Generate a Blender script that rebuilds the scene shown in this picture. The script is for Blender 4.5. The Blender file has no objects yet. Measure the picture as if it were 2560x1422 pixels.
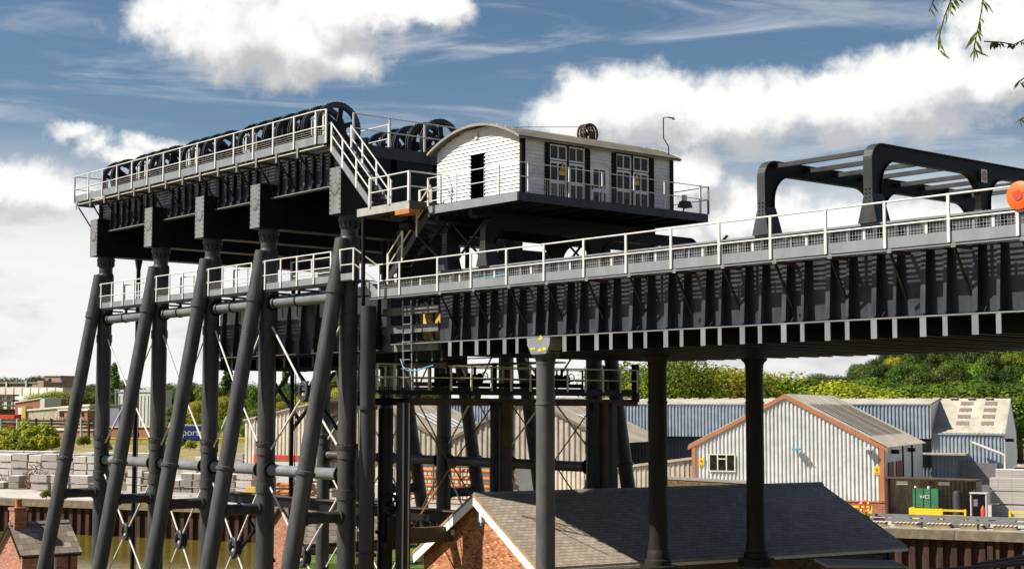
import bpy, bmesh, math, random
from mathutils import Vector, Matrix
R = math.radians
scene = bpy.context.scene
COL = scene.collection
random.seed(11)

# ------------------------------------------------------------------ camera
YAW, PITCH, ROLL, FPX = R(39.717), R(4.6296), R(0.1132), 3824.28
F0 = Vector((-math.cos(YAW), math.sin(YAW), 0)); R0 = Vector((math.sin(YAW), math.cos(YAW), 0)); U0 = Vector((0, 0, 1))
CF = F0*math.cos(PITCH) + U0*math.sin(PITCH)
CU = -F0*math.sin(PITCH) + U0*math.cos(PITCH)
CR = R0*math.cos(ROLL) + CU*math.sin(ROLL)
CU = -R0*math.sin(ROLL) + CU*math.cos(ROLL)
cam = bpy.data.cameras.new('camera')
cam.sensor_width = 36; cam.lens = FPX/2560*36; cam.clip_end = 8000; cam.clip_start = 0.1
camo = bpy.data.objects.new('camera', cam); COL.objects.link(camo)
camo.matrix_world = Matrix(((CR.x, CU.x, -CF.x, 0), (CR.y, CU.y, -CF.y, 0), (CR.z, CU.z, -CF.z, 0), (0, 0, 0, 1)))
scene.camera = camo

def at(px, py, X=None, Y=None, Z=None, D=None):
    """where the sight line through a photograph point meets a plane of the place (metres)"""
    d = CF + CR*((px-1280)/FPX) - CU*((py-711)/FPX)
    if X is not None: return d*(X/d.x)
    if Y is not None: return d*(Y/d.y)
    if Z is not None: return d*(Z/d.z)
    return d*D

# ------------------------------------------------------------------ world and sun
SUN_DIR = Vector((-0.515, -0.857, 0)).normalized()
SUN_EL, SUN_ROT = R(46.8), math.atan2(SUN_DIR.x, SUN_DIR.y)
sd = bpy.data.lights.new('sun', 'SUN'); sd.energy = 5.0; sd.angle = R(0.5); sd.color = (1.0, 0.93, 0.82)
so = bpy.data.objects.new('sun', sd); COL.objects.link(so)
sv = SUN_DIR*math.cos(SUN_EL) + U0*math.sin(SUN_EL)
so.rotation_euler = sv.to_track_quat('Z', 'Y').to_euler()
scene.view_settings.view_transform = 'Standard'; scene.view_settings.look = 'None'
scene.view_settings.exposure = 0.8; scene.view_settings.gamma = 1.0
scene.cycles.max_bounces = 6; scene.cycles.diffuse_bounces = 3; scene.cycles.glossy_bounces = 3
scene.cycles.transmission_bounces = 4; scene.cycles.transparent_max_bounces = 6
scene.cycles.use_denoising = True

def dirc(px, py):
    d = (CF + CR*((px-1280)/FPX) - CU*((py-711)/FPX)).normalized()
    return (d.dot(R0), d.dot(F0), d.z)

def cloud_group():
    g = bpy.data.node_groups.new('cloud_density', 'ShaderNodeTree')
    g.interface.new_socket('Vector', in_out='INPUT', socket_type='NodeSocketVector')
    g.interface.new_socket('Density', in_out='OUTPUT', socket_type='NodeSocketFloat')
    n, l = g.nodes, g.links
    gi = n.new('NodeGroupInput'); go = n.new('NodeGroupOutput')
    def vm(op, a, b=None):
        m = n.new('ShaderNodeVectorMath'); m.operation = op
        for i, v in enumerate((a, b)):
            if v is None: continue
            if isinstance(v, tuple): m.inputs[i].default_value = v
            else: l.new(v, m.inputs[i])
        return m
    def mm(op, a, b, c=None):
        m = n.new('ShaderNodeMath'); m.operation = op
        for i, v in enumerate((a, b, c)):
            if v is None: continue
            if isinstance(v, (int, float)): m.inputs[i].default_value = v
            else: l.new(v, m.inputs[i])
        return m.outputs[0]
    V = gi.outputs[0]
    # warp the direction so that outlines billow
    nz = n.new('ShaderNodeTexNoise'); nz.inputs['Scale'].default_value = 22; nz.inputs['Detail'].default_value = 6; nz.inputs['Roughness'].default_value = .58
    l.new(V, nz.inputs['Vector'])
    w = vm('SUBTRACT', nz.outputs['Color'], (.5, .5, .5)); w = vm('MULTIPLY', w.outputs[0], (.045, .045, .035))
    W = vm('ADD', V, w.outputs[0]).outputs[0]
    blobs = [  # photograph position, half width, half height, weight
        (600, 70, 235, 110, 1.0), (760, 120, 215, 95, 1.0), (870, 165, 110, 55, .9), (560, -20, 160, 80, .9), (1060, 15, 130, 55, .85), (850, 20, 190, 80, 1.0),
        (1560, 268, 170, 108, 1.05), (1650, 242, 112, 84, 1.0), (1440, 300, 120, 60, .8), (1800, 290, 220, 95, .9), (2080, 260, 330, 85, 1.0), (2260, 225, 190, 84, 1.0),
        (2340, 190, 150, 82, 1.05), (2500, 170, 130, 95, 1.0), (2520, 60, 120, 75, .85), (2250, 290, 260, 60, .7),
        (195, 332, 62, 24, .62), (240, 362, 48, 30, .62), (385, 362, 75, 28, .6), (310, 392, 100, 30, .66), (60, 470, 240, 70, .6),
        (1720, 450, 75, 62, 1.0), (1850, 545, 200, 70, 1.0), (2060, 560, 130, 55, .85), (1250, 640, 300, 90, .8), (2300, 560, 200, 50, .7), (1700, 650, 300, 70, .8)]
    cur = None
    for (px, py, a, b, wt) in blobs:
        c = dirc(px, py)
        s = vm('SUBTRACT', W, c)
        s = vm('MULTIPLY', s.outputs[0], (FPX/a, FPX/max(a, b), FPX/b))
        ln = n.new('ShaderNodeVectorMath'); ln.operation = 'LENGTH'; l.new(s.outputs[0], ln.inputs[0])
        v = mm('MULTIPLY_ADD', ln.outputs['Value'], -wt, wt*1.25)
        cur = v if cur is None else mm('SMOOTH_MAX', cur, v, .25)
    # scattered clouds elsewhere in the dome
    n2 = n.new('ShaderNodeTexNoise'); n2.inputs['Scale'].default_value = 3.1; n2.inputs['Detail'].default_value = 5
    l.new(V, n2.inputs['Vector'])
    behind = n.new('ShaderNodeSeparateXYZ'); l.new(V, behind.inputs[0])
    bk = mm('MULTIPLY_ADD', behind.outputs['Y'], -1.0, .35)   # only off to the sides and behind
    bk = mm('MINIMUM', bk, .12)
    sc = mm('ADD', mm('MULTIPLY_ADD', n2.outputs['Fac'], 3.4, -2.2), bk)
    cur = mm('MAXIMUM', cur, sc)
    n3 = n.new('ShaderNodeTexNoise'); n3.inputs['Scale'].default_value = 30; n3.inputs['Detail'].default_value = 8; n3.inputs['Roughness'].default_value = .62
    l.new(V, n3.inputs['Vector'])
    out = mm('ADD', cur, mm('MULTIPLY_ADD', n3.outputs['Fac'], 1.5, -.75))
    l.new(out, go.inputs[0])
    return g

def make_world():
    w = bpy.data.worlds.new('World'); scene.world = w; w.use_nodes = True
    t = w.node_tree; n, l = t.nodes, t.links; n.clear()
    tc = n.new('ShaderNodeTexCoord')
    rot = n.new('ShaderNodeVectorRotate'); rot.rotation_type = 'Z_AXIS'
    rot.inputs['Angle'].default_value = -math.atan2(R0.y, R0.x)
    l.new(tc.outputs['Generated'], rot.inputs['Vector'])
    V = rot.outputs[0]
    def mm(op, a, b=None, c=None, clamp=False):
        m = n.new('ShaderNodeMath'); m.operation = op; m.use_clamp = clamp
        for i, v in enumerate((a, b, c)):
            if v is None: continue
            if isinstance(v, (int, float)): m.inputs[i].default_value = v
            else: l.new(v, m.inputs[i])
        return m.outputs[0]
    def mr(v, a, b, c, d, smooth=True):
        m = n.new('ShaderNodeMapRange'); m.interpolation_type = 'SMOOTHSTEP' if smooth else 'LINEAR'
        l.new(v, m.inputs[0])
        for i, x in zip((1, 2, 3, 4), (a, b, c, d)): m.inputs[i].default_value = x
        return m.outputs[0]
    def mix(f, a, b):
        m = n.new('ShaderNodeMix'); m.data_type = 'RGBA'
        if isinstance(f, float): m.inputs[0].default_value = f
        else: l.new(f, m.inputs[0])
        for i, v in ((6, a), (7, b)):
            if isinstance(v, tuple): m.inputs[i].default_value = v
            else: l.new(v, m.inputs[i])
        return m.outputs[2]
    g = cloud_group()
    g1 = n.new('ShaderNodeGroup'); g1.node_tree = g; l.new(V, g1.inputs[0])
    off = n.new('ShaderNodeVectorMath'); off.operation = 'ADD'; off.inputs[1].default_value = (-.010, 0, .022); l.new(V, off.inputs[0])
    g2 = n.new('ShaderNodeGroup'); g2.node_tree = g; l.new(off.outputs[0], g2.inputs[0])
    d1, d2 = g1.outputs[0], g2.outputs[0]
    sky = n.new('ShaderNodeTexSky'); sky.sky_type = 'NISHITA'; sky.sun_disc = False
    sky.sun_elevation = SUN_EL; sky.sun_rotation = SUN_ROT; sky.air_density = 1.0; sky.dust_density = .6; sky.ozone_density = 1.5
    skm = n.new('ShaderNodeVectorMath'); skm.operation = 'SCALE'; skm.inputs['Scale'].default_value = SKY_K
    l.new(sky.outputs[0], skm.inputs[0])
    hsv = n.new('ShaderNodeHueSaturation'); hsv.inputs['Saturation'].default_value = 1.16; hsv.inputs['Value'].default_value = .92; l.new(skm.outputs[0], hsv.inputs['Color'])
    sep = n.new('ShaderNodeSeparateXYZ'); l.new(V, sep.inputs[0])
    el = sep.outputs['Z']
    # thin high cloud: stretched streaks
    mp = n.new('ShaderNodeMapping'); mp.inputs['Scale'].default_value = (2.2, 1.2, 13); mp.inputs['Rotation'].default_value = (0, R(-14), 0); l.new(V, mp.inputs[0])
    cz = n.new('ShaderNodeTexNoise'); cz.inputs['Scale'].default_value = 2.6; cz.inputs['Detail'].default_value = 7; cz.inputs['Roughness'].default_value = .6; cz.inputs['Distortion'].default_value = .8
    l.new(mp.outputs[0], cz.inputs['Vector'])
    cir = mr(cz.outputs['Fac'], .44, .80, 0, .6)
    ahead = mr(sep.outputs['Y'], .25, .8, .22, 1.0)
    low = mm('MULTIPLY', mr(el, .09, .185, .96, .0), ahead)
    cir = mm('MULTIPLY', cir, ahead)
    veil = mm('MAXIMUM', cir, low)
    veil = mm('MULTIPLY_ADD', mm('MULTIPLY', cir, low), .3, veil, clamp=True)
    # broken grey in the low veil
    gz = n.new('ShaderNodeTexNoise'); gz.inputs['Scale'].default_value = 9; gz.inputs['Detail'].default_value = 6; gz.inputs['Roughness'].default_value = .55
    mp2 = n.new('ShaderNodeMapping'); mp2.inputs['Scale'].default_value = (1, 1, 2.6); l.new(V, mp2.inputs[0]); l.new(mp2.outputs[0], gz.inputs['Vector'])
    gv = mr(gz.outputs['Fac'], .45, .66, 0, 1)
    veilcol = mix(gv, (.97, .96, .945, 1), (.66, .67, .69, 1))
    c0 = mix(veil, hsv.outputs[0], veilcol)
    alpha = mr(d1, -.06, .55, 0, 1)
    lit = mm('SUBTRACT', d1, d2)
    shade = mr(lit, -.55, .42, 0, 1)
    core = mr(d1, .35, 1.1, 0, .35)
    shade = mm('SUBTRACT', 1, mm('MULTIPLY', mm('SUBTRACT', 1, shade), 1), clamp=True)
    ccol = mix(shade, (.56, .565, .585, 1), (1.03, 1.02, 1.0, 1))
    c1 = mix(alpha, c0, ccol)
    bg = n.new('ShaderNodeBackground'); bg.inputs['Strength'].default_value = 0.565; l.new(c1, bg.inputs['Color'])
    out = n.new('ShaderNodeOutputWorld'); l.new(bg.outputs[0], out.inputs[0])
SKY_K = 0.088   # strength of the Nishita sky
make_world()

# ------------------------------------------------------------------ materials
MATS = {}
class NT:
    def __init__(s, name):
        s.m = bpy.data.materials.new(name); s.m.use_nodes = True
        s.t = s.m.node_tree; s.n = s.t.nodes; s.l = s.t.links
        s.b = s.n['Principled BSDF']; s.out = s.n['Material Output']; MATS[name] = s.m
        s._tc = None
    def tc(s, k='Object'):
        if s._tc is None: s._tc = s.n.new('ShaderNodeTexCoord')
        return s._tc.outputs[k]
    def noise(s, scale, detail=4, rough=.55, vec=None, stretch=None):
        x = s.n.new('ShaderNodeTexNoise'); x.inputs['Scale'].default_value = scale
        x.inputs['Detail'].default_value = detail; x.inputs['Roughness'].default_value = rough
        v = vec or s.tc()
        if stretch:
            mp = s.n.new('ShaderNodeMapping'); mp.inputs['Scale'].default_value = stretch; s.l.new(v, mp.inputs[0]); v = mp.outputs[0]
        s.l.new(v, x.inputs['Vector']); return x.outputs['Fac']
    def ramp(s, v, pts):
        x = s.n.new('ShaderNodeValToRGB'); e = x.color_ramp.elements
        while len(e) < len(pts): e.new(.5)
        for i, (p, c) in enumerate(pts):
            e[i].position = p; e[i].color = (*c, 1) if not isinstance(c, (int, float)) else (c, c, c, 1)
        s.l.new(v, x.inputs[0]); return x.outputs[0]
    def mix(s, f, a, b, mode='MIX'):
        x = s.n.new('ShaderNodeMix'); x.data_type = 'RGBA'; x.blend_type = mode
        if isinstance(f, (int, float)): x.inputs[0].default_value = f
        else: s.l.new(f, x.inputs[0])
        for i, v in ((6, a), (7, b)):
            if isinstance(v, tuple): x.inputs[i].default_value = (*v, 1) if len(v) == 3 else v
            else: s.l.new(v, x.inputs[i])
        return x.outputs[2]
    def math(s, op, a, b=0.):
        x = s.n.new('ShaderNodeMath'); x.operation = op
        for i, v in ((0, a), (1, b)):
            if isinstance(v, (int, float)): x.inputs[i].default_value = v
            else: s.l.new(v, x.inputs[i])
        return x.outputs[0]
    def bump(s, h, dist=.02, strength=.5):
        x = s.n.new('ShaderNodeBump'); x.inputs['Distance'].default_value = dist; x.inputs['Strength'].default_value = strength
        s.l.new(h, x.inputs['Height']); s.l.new(x.outputs[0], s.b.inputs['Normal'])
    def col(s, v): 
        if isinstance(v, tuple): s.b.inputs['Base Color'].default_value = (*v, 1)
        else: s.l.new(v, s.b.inputs['Base Color'])
    def set(s, rough=None, metal=None, spec=None):
        if rough is not None: s.b.inputs['Roughness'].default_value = rough
        if metal is not None: s.b.inputs['Metallic'].default_value = metal
        if spec is not None: s.b.inputs['Specular IOR Level'].default_value = spec

def paint(name, c, rough=.5, var=.25, rust=0., grime=.0, scale=1.3, spec=.4, streak=False, chips=0.):
    """weathered paint: tone drift, worn patches, optional rust stains"""
    t = NT(name)
    n1 = t.noise(scale, 6, .6, stretch=(1, 1, .25) if streak else None)
    lo = tuple(x*(1-var) for x in c); hi = tuple(min(1, x*(1+var)) for x in c)
    k = t.ramp(n1, [(.3, lo), (.7, hi)])
    if rust:
        n2 = t.noise(3.1, 8, .68, stretch=(1, 1, .35))
        k = t.mix(t.ramp(n2, [(.66-rust*.12, 0.), (.74-rust*.10, .85)]), k, (.10, .042, .018))
    if grime:
        n3 = t.noise(.9, 7, .65)
        k = t.mix(t.ramp(n3, [(.45, 0.), (.75, grime)]), k, (.055, .05, .035))
    if chips: k = t.mix(t.ramp(t.noise(7, 5, .7), [(.70, 0.), (.74, chips)]), k, (.30, .29, .27))
    t.col(k); t.set(rough, 0, spec)
    t.bump(t.noise(14, 4), .012, .35)
    return t.m

paint('steel_black', (.0105, .0103, .0108), .48, .5, .2, spec=.18)
paint('steel_shade', (.022, .020, .018), .5, .5, .2, spec=.12, streak=True)  # darker copy of the column steel, shade under the aqueduct put into its colour
paint('steel_slate', (.040, .042, .045), .45, .4, .2, spec=.28, streak=True)
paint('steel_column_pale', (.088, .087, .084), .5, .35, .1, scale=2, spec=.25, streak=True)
paint('steel_column', (.058, .058, .058), .42, .55, .14, scale=2.2, spec=.32, chips=.25, streak=True)
paint('steel_girder', (.035, .039, .047), .42, .5, .25, scale=2.4, spec=.32, streak=True)
paint('gate_steel', (.13, .135, .135), .6, .3, .5, .3, scale=2.5)
paint('steel_pipe', (.15, .16, .168), .5, .2, .08, spec=.25)
paint('steel_plate', (.185, .19, .195), .5, .22, .30, spec=.4, streak=True)
paint('kick_grey', (.20, .212, .225), .5, .18, .16, spec=.4, streak=True)
paint('rail_pale', (.60, .59, .565), .45, .12, .06, spec=.4)
paint('rail_yellowed', (.80, .74, .58), .55, .2, .35, spec=.3)
paint('rust_beam', (.085, .055, .035), .75, .4, .45)
paint('landing_grey', (.34, .335, .31), .55, .2, .45, .25, scale=2, streak=True)
paint('lichen_yellow', (.55, .55, .03), .8, .3, scale=8)
paint('rod_pale', (.66, .64, .60), .5, .18, .2)
paint('white_board', (.76, .755, .74), .6, .10, .0, .35, scale=2.4)
paint('white_paint', (.80, .80, .78), .45, .05)
paint('pale_trim', (.66, .63, .52), .55, .12, .0, .2)
paint('dark_brown', (.014, .010, .008), .6, .25, spec=.08)
paint('roof_felt', (.125, .115, .085), .9, .35, 0, .35)
paint('orange_trim', (.42, .17, .075), .55, .12, 0, .1)
paint('orange_plastic', (.85, .115, .012), .4, .05)
paint('yellow_paint', (.80, .52, .02), .45, .12, .1)
paint('red_paint', (.45, .05, .03), .5, .15)
paint('maroon_paint', (.16, .02, .015), .5, .15)
paint('green_paint', (.045, .17, .085), .5, .2, .15)
paint('blue_paint', (.02, .045, .22), .45, .15)
paint('purple_paint', (.20, .18, .25), .5, .1)
paint('concrete_edge', (.20, .165, .11), .9, .35, .0, .55, scale=2)
paint('concrete_pale', (.47, .445, .41), .9, .15, 0, .2, scale=.5)
paint('concrete_dark', (.25, .235, .21), .9, .2, 0, .3)
paint('cream_render', (.50, .42, .33), .85, .12, 0, .15)
paint('pink_render', (.36, .24, .19), .85, .12, 0, .2)
paint('pale_metal', (.52, .53, .52), .45, .08)
paint('grey_clad', (.52, .53, .52), .45, .08, 0, .12)
paint('light_clad', (.61, .62, .60), .5, .10, .1, .22)
paint('blue_clad', (.29, .345, .395), .5, .14, .12, .25)
paint('blue_clad_dark', (.12, .145, .175), .5, .1, 0, .1)
paint('old_clad', (.42, .37, .29), .7, .3, .25, .3, scale=2, streak=True)
paint('tan_clad', (.56, .49, .39), .7, .15, .1, .1)
paint('asbestos_roof', (.40, .35, .275), .9, .22, 0, .45, scale=.6)
paint('white_clad', (.62, .62, .60), .5, .06, 0, .08)
paint('skylight_brown', (.17, .14, .115), .7, .2)
paint('grey_roof', (.40, .365, .30), .85, .18, 0, .45, scale=.4)
paint('roof_light', (.72, .74, .74), .4, .1)
paint('shutter_grey', (.15, .15, .15), .6, .15)
paint('timber', (.30, .22, .12), .8, .3, 0, .3, scale=3)
paint('timber_yellow', (.52, .33, .07), .75, .25, 0, .2, scale=3)
paint('rope_pale', (.45, .42, .36), .8, .2)
paint('clay_pot', (.42, .12, .04), .8, .2)
paint('rust_pipe', (.42, .15, .04), .75, .3, .2)
paint('yard_junk', (.20, .10, .05), .8, .5, .5, scale=5)
paint('bark', (.085, .06, .04), .9, .3)
paint('poly_blue', (.10, .30, .46), .4, .1)
paint('van_paint', (.62, .68, .74), .3, .03)

def m_glass():
    t = NT('window_glass'); n = t.noise(2.2, 5)
    t.col(t.ramp(n, [(.35, (.008, .010, .009)), (.7, (.03, .034, .016))])); t.set(.08, 0, .25); return t.m
m_glass()
def m_brick(name, c1, c2, c3, mortar, bw=.225, bh=.075, moss=0.):
    t = NT(name)
    b = t.n.new('ShaderNodeTexBrick'); t.l.new(t.tc('UV'), b.inputs['Vector'])
    b.inputs['Color1'].default_value = (1, 1, 1, 1); b.inputs['Color2'].default_value = (0, 0, 0, 1); b.inputs['Mortar'].default_value = (.5, .5, .5, 1)
    b.inputs['Scale'].default_value = 1; b.inputs['Mortar Size'].default_value = .009; b.inputs['Mortar Smooth'].default_value = .2
    b.inputs['Brick Width'].default_value = bw; b.inputs['Row Height'].default_value = bh
    k = t.ramp(b.outputs['Color'], [(0, c1), (.3, c2), (.6, c3), (.8, c2), (.92, tuple(x*.25 for x in c1)), (1., tuple(x*1.5 for x in c3))])
    k = t.mix(t.ramp(t.noise(1.2, 6), [(.35, 0.), (.8, .45)]), k, tuple(x*.5 for x in c1))
    if moss: k = t.mix(t.ramp(t.noise(.8, 6), [(.42, 0.), (.7, moss)]), k, (.07, .07, .03))
    k = t.mix(b.outputs['Fac'], k, mortar)
    t.col(k); t.set(.88, 0, .25)
    t.bump(t.math('SUBTRACT', 1., b.outputs['Fac']), .012, .6); return t.m
m_brick('brick_orange', (.27, .055, .018), (.44, .13, .042), (.58, .27, .11), (.27, .20, .13))
m_brick('brick_red', (.32, .09, .05), (.37, .115, .06), (.45, .19, .11), (.36, .29, .22))
m_brick('brick_far', (.30, .075, .04), (.36, .10, .055), (.42, .14, .08), (.30, .20, .15))
m_brick('brick_mossy', (.13, .07, .035), (.19, .105, .05), (.24, .14, .07), (.12, .09, .06), moss=.6)
def m_slate(name, c1, c2, c3, bw=.40, bh=.26, moss=.3):
    t = NT(name)
    b = t.n.new('ShaderNodeTexBrick'); t.l.new(t.tc('UV'), b.inputs['Vector'])
    b.inputs['Color1'].default_value = (1, 1, 1, 1); b.inputs['Color2'].default_value = (0, 0, 0, 1); b.inputs['Mortar'].default_value = (0, 0, 0, 1)
    b.inputs['Scale'].default_value = 1; b.inputs['Mortar Size'].default_value = .012; b.inputs['Mortar Smooth'].default_value = .3
    b.inputs['Brick Width'].default_value = bw; b.inputs['Row Height'].default_value = bh
    k = t.ramp(b.outputs['Color'], [(0, c1), (.5, c2), (1., c3)])
    k = t.mix(t.ramp(t.noise(.7, 6, .6), [(.4, 0.), (.75, moss)]), k, (.10, .09, .05))
    k = t.mix(t.ramp(t.noise(5, 5, .7), [(.62, 0.), (.72, .5)]), k, (.24, .22, .18))
    # each course overlaps the one below: height climbs along the slope and drops at the course edge
    sp = t.n.new('ShaderNodeSeparateXYZ'); t.l.new(t.tc('UV'), sp.inputs[0])
    saw = t.math('FRACT', t.math('DIVIDE', sp.outputs['Y'], bh))
    edge = t.ramp(saw, [(0., 1.), (.07, .0)])
    k = t.mix(t.math('MULTIPLY', b.outputs['Fac'], .22), k, (.015, .014, .014))
    k = t.mix(t.math('MULTIPLY', edge, .7), k, (.02, .018, .018))
    t.col(k); t.set(.75, 0, .2)
    t.bump(t.math('SUBTRACT', t.math('MULTIPLY', t.math('SUBTRACT', 1., saw), 1.), t.math('MULTIPLY', b.outputs['Fac'], .8)), .03, .8); return t.m
m_slate('slate_grey', (.265, .215, .172), (.31, .258, .208), (.355, .30, .245), .31, .205, .28)
m_slate('stone_tile', (.20, .16, .125), (.29, .235, .19), (.40, .35, .28), .55, .42, .2)
def m_leaf(name, dark, mid, light, trans=.35):
    t = NT(name)
    n1 = t.noise(.42, 3); n2 = t.noise(2.6, 3)
    k = t.ramp(t.math('ADD', t.math('MULTIPLY', n1, .65), t.math('MULTIPLY', n2, .35)), [(.33, dark), (.5, mid), (.68, light)])
    oi = t.n.new('ShaderNodeObjectInfo')
    h = t.n.new('ShaderNodeHueSaturation'); t.l.new(k, h.inputs['Color'])
    mr = t.n.new('ShaderNodeMapRange'); t.l.new(oi.outputs['Random'], mr.inputs[0]); mr.inputs[3].default_value = .475; mr.inputs[4].default_value = .515
    t.l.new(mr.outputs[0], h.inputs['Hue'])
    mv = t.n.new('ShaderNodeMapRange'); t.l.new(t.math('FRACT', t.math('MULTIPLY', oi.outputs['Random'], 7.31)), mv.inputs[0]); mv.inputs[3].default_value = .62; mv.inputs[4].default_value = 1.25
    t.l.new(mv.outputs[0], h.inputs['Value'])
    t.col(h.outputs[0]); t.set(.55, 0, .25)
    tr = t.n.new('ShaderNodeBsdfTranslucent'); t.l.new(h.outputs[0], tr.inputs[0])
    ms = t.n.new('ShaderNodeMixShader'); ms.inputs[0].default_value = trans
    t.l.new(t.b.outputs[0], ms.inputs[1]); t.l.new(tr.outputs[0], ms.inputs[2]); t.l.new(ms.outputs[0], t.out.inputs[0]); return t.m
m_leaf('leaf_green', (.045, .085, .008), (.115, .185, .012), (.24, .31, .022))
m_leaf('leaf_yellow', (.12, .16, .010), (.26, .30, .015), (.44, .44, .025))
m_leaf('leaf_dark', (.030, .055, .010), (.062, .105, .014), (.12, .18, .02))
m_leaf('leaf_willow', (.06, .11, .02), (.12, .20, .03), (.22, .32, .05), .45)
def m_ground(name, c1, c2, c3, scale=.12):
    t = NT(name); n = t.noise(scale, 9, .62); n2 = t.noise(scale*9, 6, .6)
    k = t.ramp(n, [(.35, c1), (.5, c2), (.65, c3)])
    k = t.mix(t.ramp(n2, [(.4, 0.), (.7, .4)]), k, tuple(x*.55 for x in c1))
    t.col(k); t.set(.95, 0, .2); t.bump(n2, .05, .4); return t.m
m_ground('yard_ground', (.36, .33, .29), (.43, .40, .36), (.50, .47, .43))
m_ground('field', (.10, .12, .02), (.20, .20, .04), (.30, .26, .07), .05)
m_ground('grass_green', (.05, .085, .012), (.085, .13, .018), (.13, .18, .025), .4)
m_ground('dry_grass', (.13, .13, .04), (.27, .21, .08), (.34, .29, .16), .25)
def m_water():
    t = NT('river_water'); n = t.noise(.6, 4, stretch=(1, 1, 1))
    t.col(t.ramp(n, [(.3, (.105, .078, .010)), (.7, (.15, .115, .018))])); t.set(.10, 0, .3)
    t.bump(t.noise(2.4, 4, stretch=(.5, 1.2, 1)), .05, .2); return t.m
m_water()
def m_sheet():
    t = NT('sheet_steel'); n = t.noise(1.5, 8, .65, stretch=(1, 1, .18))
    k = t.ramp(n, [(.30, (.020, .012, .010)), (.46, (.050, .026, .018)), (.60, (.085, .040, .026)), (.74, (.10, .085, .055))])
    t.col(k); t.set(.8, .0, .3); t.bump(n, .03, .5); return t.m
m_sheet()
def m_block():
    """packs of precast concrete: fine courses drawn by the gaps between units"""
    for nm, c in (('concrete_block', (.40, .36, .33)), ('concrete_block_pale', (.52, .48, .44)), ('concrete_block_brown', (.27, .235, .195))):
        t = NT(nm); b = t.n.new('ShaderNodeTexBrick'); t.l.new(t.tc('UV'), b.inputs['Vector'])
        b.offset = 0; b.inputs['Scale'].default_value = 1; b.inputs['Brick Width'].default_value = .9; b.inputs['Row Height'].default_value = .16
        b.inputs['Mortar Size'].default_value = .014; b.inputs['Color1'].default_value = (*c, 1); b.inputs['Color2'].default_value = (*[x*.86 for x in c], 1)
        b.inputs['Mortar'].default_value = (*[x*.5 for x in c], 1)
        k = t.mix(t.ramp(t.noise(.7, 6), [(.4, 0.), (.75, .35)]), b.outputs['Color'], tuple(x*.55 for x in c))
        t.col(k); t.set(.95, 0, .2)
m_block()
def mat(n): return MATS[n]

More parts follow.
